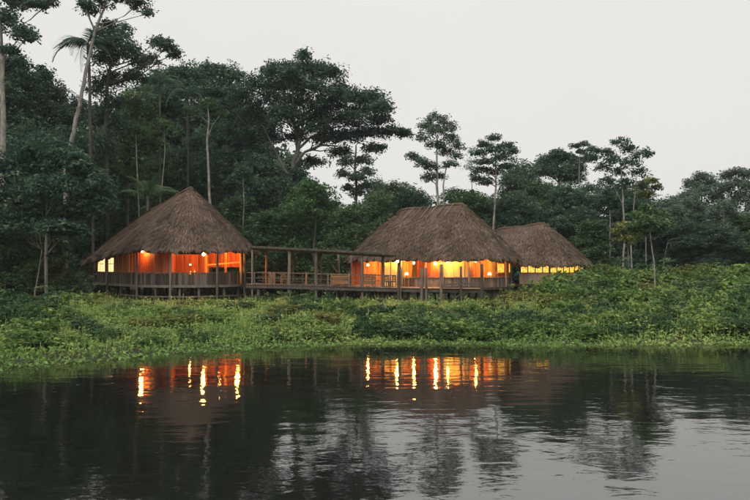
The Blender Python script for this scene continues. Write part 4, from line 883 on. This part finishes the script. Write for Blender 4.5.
# ------------------------------------------------------------------ forest trees of a few kinds
P1 = proto_tree(16, 11, 3.0, 26, TL, BD, .42, 1.0, 21, 'round')
P2 = proto_tree(18, 9, 5.5, 22, MD, BM, .40, 1.0, 22, 'round')
P3 = proto_tree(13, 10, .8, 26, MD, BD, .42, 1.0, 23, 'cone')
P4 = proto_tree(15, 12, 5.0, 20, D, BD, .42, 1.1, 24, 'umbrella')
P5 = proto_tree(12, 9, 1.0, 22, M['leaf_dark'], BM, .40, .95, 25, 'round')
P6 = proto_tree(17, 9, 4.0, 20, GR, BP, .42, .9, 26, 'round')
forest = 'trees filling the forest behind the lodge'
for pr, px, top, Y, wpx, lab in (
        (P5, 312, 184, 76, 74, 'rounded bright green tree over the middle of the walkway roof'),
        (P3, 266, 214, 74, 66, 'low leafy tree behind the walkway roof next to the left hut'),
        (P3, 348, 206, 74, 56, 'low leafy tree behind the walkway roof next to the right pavilion'),
        (P3, 236, 200, 80, 60, 'leafy tree right behind the right slope of the left hut'),
        (P2, 292, 206, 84, 70, 'mid green tree below the fork of the huge spreading tree'),
        (P3, 376, 194, 82, 52, 'leafy tree behind the left slope of the right pavilion roof'),
        (P2, 394, 184, 104, 58, 'dull green tree on the skyline left of the twin-trunk tree'),
        (P6, 378, 180, 116, 44, 'greyish far tree on the skyline below the huge crown right end'),
        (P1, 416, 192, 94, 56, 'dark tree behind the ridge poles of the right pavilion'),
        (P2, 462, 190, 96, 60, 'mid green tree right of the twin-trunk tree foot'),
        (P3, 480, 196, 84, 56, 'leafy tree behind the right slope of the right pavilion roof'),
        (P1, 520, 166, 96, 64, 'large dark green tree right behind the tiered crown tree'),
        (P2, 538, 182, 90, 60, 'green tree above the annex ridge'),
        (P1, 512, 196, 82, 60, 'dark green tree behind the dip between the two right roofs'),
        (P1, 566, 186, 84, 62, 'dark tree behind the right slope of the annex roof'),
        (P4, 594, 184, 88, 70, 'dark tree left behind the sparse pale tree'),
        (P3, 592, 222, 70, 50, 'low bushy tree right of the annex eave'),
        (P1, 634, 192, 84, 60, 'dark tree right behind the sparse pale tree'),
        (P6, 664, 199, 86, 60, 'dark tree behind the umbrella tree'),
        (P6, 684, 193, 92, 52, 'green tree right of the umbrella tree'),
        (P4, 676, 214, 78, 56, 'low dark tree in the shade right of the umbrella tree'),
        (P6, 718, 208, 84, 58, 'dark tree under the grey-green domed crown'),
        (P3, 744, 214, 76, 60, 'dark bushy tree at the right picture edge'),
        (P6, 770, 190, 80, 60, 'tree cut by the right picture edge'),
        (P4, 700, 222, 74, 60, 'shaded dark tree over the right bank thicket'),
        (P3, 122, 190, 82, 46, 'leafy dark tree against the left slope of the left hut roof'),
        (P2, 160, 160, 86, 56, 'yellowish green tree top just left of the left hut peak'),
        (P1, 20, 128, 72, 80, 'dark green tree at the left edge behind the layered tree'),
        (P1, 72, 134, 70, 70, 'dark green tree at the foot of the leaning pale trunk'),
        (P4, 196, 140, 90, 66, 'shaded dark tree behind the left hut peak'),
        (P2, 100, 150, 76, 56, 'green tree between the layered tree and the left hut roof'),
        (P3, -6, 206, 58, 60, 'dark bushy tree at the left edge of the bank'),
        (P3, 30, 232, 60, 56, 'dark bush-like tree under the layered tree'),
        (P3, 52, 228, 62, 46, 'dark bush-like tree left of the left hut eave'),
        (P3, 100, 236, 86, 40, 'dark low tree behind the left eave of the left hut')):
    place(pr, 'forest_tree', lab, 'tree', px, top, Y, wpx, forest)

# the far wood behind all of them reads as one mass
g = np.random.default_rng(99); parts = []; tmb = MB()
SKX = [-200, -60, 0, 70, 130, 200, 260, 320, 345, 400, 430, 470, 520, 560, 600, 650, 690, 720, 760, 820, 950]
SKY = [110, 100, 100, 118, 92, 96, 104, 190, 204, 194, 190, 194, 184, 190, 196, 216, 208, 204, 200, 195, 190]
for row, (Y, drop) in enumerate(((106, 24), (118, 10), (134, 2))):
    for px in np.arange(-110, 870, 36):
        px = px + g.uniform(-14, 14); pr = (P1, P2, P4, P3)[int(g.integers(4))]; Yy = Y + g.uniform(-5, 5)
        top = W(px, float(np.interp(px, SKX, SKY)) + drop + g.uniform(-4, 14), Yy); g0 = gz(top.x, Yy); s_ = (top.z - g0) / pr['H']
        keep = g.random(len(pr['F'])) < .15
        V = pr['V'].reshape(-1, 4, 3)[keep]; ce = V.mean(1, keepdims=True); V = (ce + (V - ce) * 2.2).reshape(-1, 3)
        a = g.uniform(0, 6.28); ca, sa = math.cos(a), math.sin(a); sx = s_ * g.uniform(.7, .95)
        V = np.stack([(V[:, 0] * ca - V[:, 1] * sa) * sx + top.x, (V[:, 0] * sa + V[:, 1] * ca) * sx + Yy, V[:, 2] * s_ + g0], 1)
        parts.append((V, np.arange(len(V)).reshape(-1, 4), pr['T'][keep]))
V, Fq, ti = joinv(parts)
tag(link('far_forest', np_mesh('far_forest', V, Fq, M['leaf_teal'], ti)), 'far wall of dark rainforest closing the view behind the trees', 'forest', kind='stuff')

# ------------------------------------------------------------------ shrubs on the bank
S1 = proto_shrub(1.6, 2.6, 9, M['leaf_bright'], .24, .5, 31, 10, 150)
S2 = proto_shrub(1.8, 2.4, 8, M['leaf_mid'], .26, .5, 32, 10, 150)
S3 = proto_shrub(2.2, 2.8, 9, M['leaf_olive'], .26, .45, 33, 9, 150)
S4 = proto_shrub(1.4, 2.6, 9, M['leaf_dark'], .24, .5, 34, 10, 150)
S5 = proto_shrub(1.9, 2.2, 7, M['leaf_bright'], .42, .6, 35, 7, 110, True)
shr = 'shrubs on the river bank'
def marks(px):
    for lim, s_ in ((40, 'at the left picture edge'), (90, 'left of the left hut'), (125, 'below the left hut windows'), (172, 'below the left hut plank room'), (225, 'below the left hut hall'), (262, 'below the left hut right corner'),
                    (300, 'below the left half of the walkway'), (330, 'below the middle of the walkway'), (362, 'below the walkway bench'), (395, 'below the yellow doorway'), (432, 'below the close pair of posts'), (470, 'below the yellow wall'), (500, 'below the rightmost landing post'),
                    (535, 'below the pale annex wall'), (570, 'below the annex window strip'), (605, 'just right of the annex'), (640, 'below the sparse pale tree'), (672, 'around the umbrella tree'), (705, 'right of the umbrella tree'), (735, 'towards the right edge'), (900, 'at the right picture edge')):
        if px < lim: return s_
kinds = {'S1': 'bright green', 'S2': 'mid green', 'S3': 'olive', 'S4': 'dark green', 'S5': 'large-leaved'}
shrubs = []
for a in (('S4', 12, 302, 40, 50), ('S2', 40, 300, 44, 46), ('S1', 62, 306, 43, 40), ('S4', 24, 292, 50, 46), ('S2', 66, 290, 53, 40), ('S1', 86, 294, 52, 30), ('S2', 130, 302, 49, 40), ('S1', 160, 306, 47, 44), ('S4', 184, 308, 46, 40), ('S2', 236, 300, 52, 32), ('S1', 212, 300, 53, 32), ('S3', 174, 314, 43, 36),
          ('S4', 104, 326, 38, 40), ('S1', 60, 334, 36, 44), ('S4', 196, 330, 40, 44), ('S1', 252, 326, 42, 44), ('S1', 20, 330, 35, 48),
          ('S4', 262, 294, 58, 24), ('S2', 280, 295, 57, 26), ('S4', 300, 293, 57, 26), ('S2', 318, 296, 56, 28), ('S4', 338, 296, 55.5, 28), ('S2', 306, 300, 51, 40), ('S1', 348, 300, 50, 36), ('S3', 280, 304, 49, 36),
          ('S2', 372, 304, 48, 34), ('S4', 392, 308, 46, 36), ('S1', 410, 303, 51, 34), ('S2', 430, 306, 48, 36), ('S4', 452, 310, 46, 36), ('S1', 470, 303, 50, 34), ('S2', 488, 312, 45, 34), ('S4', 366, 318, 43, 34), ('S2', 404, 322, 42.4, 36), ('S4', 440, 324, 42, 34), ('S1', 476, 326, 42, 34), ('S3', 500, 301, 52, 32), ('S3', 520, 292, 57, 30),
          ('S2', 512, 308, 47, 34), ('S4', 530, 312, 45, 32), ('S2', 508, 288, 59.5, 14), ('S4', 528, 287, 61, 18), ('S1', 546, 282, 60, 26), ('S5', 556, 277, 60, 26), ('S3', 566, 274.5, 61, 28), ('S5', 580, 272, 61.5, 28), ('S2', 574, 280, 57, 34), ('S5', 560, 284, 56, 26), ('S3', 594, 265, 63, 26), ('S4', 606, 276, 58, 32), ('S2', 612, 264, 64, 30), ('S1', 632, 270, 60, 30), ('S5', 626, 280, 56, 26),
          ('S1', 560, 302, 48, 38), ('S4', 588, 306, 46, 36), ('S2', 612, 300, 49, 36), ('S1', 636, 302, 47, 36), ('S3', 600, 292, 53, 34), ('S3', 548, 294, 53, 34), ('S4', 664, 300, 48, 36), ('S2', 686, 296, 49, 36), ('S1', 710, 300, 47, 36), ('S4', 736, 298, 47, 38),
          ('S3', 648, 284, 56, 30), ('S5', 668, 276, 58, 28), ('S3', 690, 266, 61, 34), ('S3', 706, 264, 62, 30), ('S1', 722, 268, 60, 32), ('S5', 742, 266, 60, 30), ('S2', 670, 264, 64, 32), ('S4', 652, 266, 64, 28), ('S2', 700, 280, 55, 34), ('S5', 728, 282, 54, 32), ('S1', 752, 280, 54, 34),
          ('S4', 546, 320, 43, 34), ('S1', 578, 324, 42, 38), ('S4', 606, 322, 42.5, 36), ('S2', 640, 320, 43, 36), ('S4', 672, 318, 43, 36), ('S1', 704, 318, 43, 36), ('S2', 736, 316, 43, 38), ('S4', 764, 304, 47, 40)):
    shrubs.append(a)
shrubs = shrubs + [(k_, px, top, Y, w_) for k_, px, top, Y, w_ in (
    ('S1', 570, 288, 53, 34), ('S2', 590, 284, 54, 36), ('S1', 616, 290, 52, 36), ('S5', 640, 292, 51, 30), ('S1', 660, 288, 52, 36), ('S2', 682, 286, 52, 38), ('S1', 708, 290, 50, 38), ('S2', 734, 290, 50, 38), ('S2', 758, 292, 49, 38),
    ('S1', 594, 314, 44, 38), ('S2', 560, 312, 45, 36), ('S1', 626, 312, 45, 38), ('S2', 656, 310, 45, 38), ('S1', 690, 308, 45, 40), ('S4', 722, 308, 45, 40), ('S1', 750, 308, 45, 40),
    ('S1', 384, 314, 44, 36), ('S2', 418, 314, 44, 36), ('S1', 452, 318, 43, 36), ('S2', 500, 318, 43, 36), ('S1', 526, 322, 42, 36), ('S5', 586, 276, 59, 26), ('S1', 604, 268, 62, 30), ('S5', 646, 274, 59, 26), ('S1', 682, 272, 59, 30), ('S2', 716, 274, 58, 32), ('S1', 738, 274, 57, 30),
    ('S1', 110, 312, 44, 34), ('S3', 140, 318, 42, 34), ('S1', 222, 312, 46, 36), ('S2', 266, 312, 46, 36), ('S1', 296, 318, 44, 36), ('S3', 330, 312, 46, 34), ('S1', 322, 326, 42, 34), ('S2', 84, 316, 40, 36), ('S1', 36, 318, 38, 40), ('S1', 150, 334, 38, 36), ('S2', 280, 330, 41, 34), ('S1', 130, 301, 52, 30), ('S3', 190, 300, 52, 30))]
def row_of(Y): return 'at the water edge' if Y < 44 else 'low on the bank' if Y < 48.5 else 'halfway up the bank' if Y < 54 else 'high on the bank' if Y < 61 else 'at the bank top'
labs = [f"{kinds[a[0]]} shrub {row_of(a[3])} {marks(a[1])}" for a in shrubs]
for i_, a in enumerate(shrubs):
    same = sorted([k_ for k_ in range(len(labs)) if labs[k_] == labs[i_]], key=lambda k_: shrubs[k_][1]); lab = labs[i_]
    if len(same) > 1: lab += (', left one', ', right one')[same.index(i_)] if len(same) == 2 else (', leftmost', ', middle', ', rightmost')[min(2, same.index(i_))]
    place(globals()[a[0]], 'shrub', lab, 'shrub', a[1], a[2], a[3], a[4], shr, stem='stem', crown='foliage')

# ------------------------------------------------------------------ herbs and grass of the bank: nobody could count them
g = np.random.default_rng(55)
N = 105000
gx = g.uniform(-44, 44, N); t_ = g.random(N); gy = shore(gx) - .35 - .9 * np.clip(gnoise(gx * 2.3, gx * .7) + .2, 0, 1) + t_ ** .9 * (66 - shore(gx))
keep = np.abs(gx) < gy * .56 + 2; gx, gy = gx[keep], gy[keep]; N = len(gx)
lump = .5 + .35 * gnoise(gx * 1.7, gy * 1.9) + .35 * gnoise(gx * 4.3 + 5, gy * 3.7) + g.normal(0, .08, N)
inhut = (np.hypot(gx - A1.x, gy - A1.y) < 6.6) | (np.hypot(gx - A2.x, gy - A2.y) < 6.5) | (np.hypot(gx - B2.x, gy - B2.y) < 6.5) | ((gy > 56.8) & (np.abs(gx + 5) < 7))
hgt = (.12 + .85 * np.clip(lump, 0, 1.3) ** 1.4) * np.where(inhut, .35, 1) * (1 + .4 * smooth((gx - 9) / 6)) * g.uniform(.6, 1.25, N)
edge = np.clip((gy - shore(gx)) / 2.0, .25, 1); hgt *= edge
g0 = np.maximum(ground_z(gx, gy), -.02)
patch = .5 + .5 * np.sin(gx * .33 + 1.1 * np.sin(gy * .41)) * np.sin(gy * .38 + gx * .09 + 1)
dry = ((gy > 48) * .18)
ti = np.clip(.22 + .42 * patch + .25 * (lump - .5) + dry + g.normal(0, .13, N), 0, 1)
parts = []
C = np.stack([gx, gy, g0 + hgt * .85], 1)
parts.append(leaves(C, .16, .55, ti, up=1.0, g=g))                                  # top leaves
C2 = C + np.stack([g.normal(0, .16, N), g.normal(0, .16, N), -hgt * g.uniform(.1, .6, N)], 1)
parts.append(leaves(C2, .18, .5, np.clip(ti - .06, 0, 1), up=.6, g=g))
m_ = (g.random(N) < .32) & (gy - shore(gx) > 1.5)                                                                # upright blades
a = g.uniform(0, 6.28, N)[m_]; bl = (hgt * 1.15 + .12)[m_]; B = np.stack([gx[m_], gy[m_], g0[m_]], 1)
lean = np.stack([np.cos(a) * bl * .35, np.sin(a) * bl * .35, bl], 1); sd = np.stack([-np.sin(a), np.cos(a), 0 * a], 1) * .022
V = np.stack([B - sd, B + sd, B + lean * .6 + sd * .8, B + lean], 1).reshape(-1, 3)
parts.append((V, np.arange(len(V)).reshape(-1, 4), np.clip(ti[m_] + .12, 0, 1)))
k_ = g.random(N) < .016                                                               # tall dry stalks
a = g.uniform(0, 6.28, N)[k_]; bl = (.35 + .75 * g.random(N) ** 2)[k_] * np.where(inhut, .4, 1)[k_] * edge[k_]; B = np.stack([gx[k_], gy[k_], g0[k_]], 1)
lean = np.stack([np.cos(a) * bl * .25, np.sin(a) * bl * .25, bl], 1); sd = np.stack([-np.sin(a), np.cos(a), 0 * a], 1) * .014
V = np.stack([B - sd, B + sd, B + lean + sd * 1.6, B + lean - sd], 1).reshape(-1, 3)
parts.append((V, np.arange(len(V)).reshape(-1, 4), g.uniform(.6, 1, len(B))))
V, Fq, ti = joinv(parts)
tag(link('bank_grass', np_mesh('bank_grass', V, Fq, M['herb'], ti)), 'mixed grass and low herbs covering the river bank', 'grass', kind='stuff')

# shaded undergrowth along the forest edge, one tangled mass
g = np.random.default_rng(77); NT = 5200
ux = g.uniform(-70, 80, NT); uy = np.where(ux < -22, g.uniform(60, 74, NT), g.uniform(76, 92, NT)) + np.where(ux > 18, -3, 0)
uh = (1.2 + 2.4 * (.5 + .5 * gnoise(ux * .9, uy * .8))) * g.random(NT) ** .6
T = np.stack([ux, uy, ground_z(ux, uy) + uh], 1)
hole = ((np.hypot(ux - B1.x, uy - B1.y) < 8) | (np.hypot(ux - A1.x, uy - A1.y) < 8)); T = T[~hole]
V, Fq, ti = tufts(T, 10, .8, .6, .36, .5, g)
tag(link('forest_undergrowth', np_mesh('forest_undergrowth', V, Fq, M['leaf_teal'], ti)), 'dark tangled undergrowth along the foot of the forest', 'undergrowth', kind='stuff')

# damp evening air between the trees
m, nt, n, l, out = newmat('haze')
pv = n.new('ShaderNodeVolumePrincipled'); pv.inputs['Color'].default_value = (.86, .93, .94, 1); pv.inputs['Density'].default_value = .00022; pv.inputs['Anisotropy'].default_value = 0.0
l.new(pv.outputs[0], out.inputs['Volume'])
hz = MB().box((0, 320, 24), (900, 780, 56)).build('haze', m); tag(hz, 'thin damp evening haze over river and forest', 'haze', kind='stuff')

# drifting leaves and bits of weed on the water, thickest along the shore
g = np.random.default_rng(5); NF = 2600
fx = g.uniform(-30, 34, NF); fy = shore(fx) - .3 - g.exponential(1.6, NF); k_ = np.abs(fx) < fy * .56; fx, fy = fx[k_], fy[k_]
NF = len(fx)
a = g.uniform(0, 6.28, NF); ln = g.uniform(.03, .09, NF)[:, None]; C = np.stack([fx, fy, np.full(NF, .006)], 1)
d = np.stack([np.cos(a), np.sin(a), 0 * a], 1); sd = np.stack([-np.sin(a), np.cos(a), 0 * a], 1)
V = np.stack([C - d * ln, C + sd * ln * .5 + [0, 0, .01], C + d * ln, C - sd * ln * .5 + [0, 0, .01]], 1).reshape(-1, 3)
tag(link('floating_leaves', np_mesh('floating_leaves', V, np.arange(len(V)).reshape(-1, 4), M['leaf_olive'], g.random(NF))), 'small drifting leaves and weed on the water', 'leaves', kind='stuff')
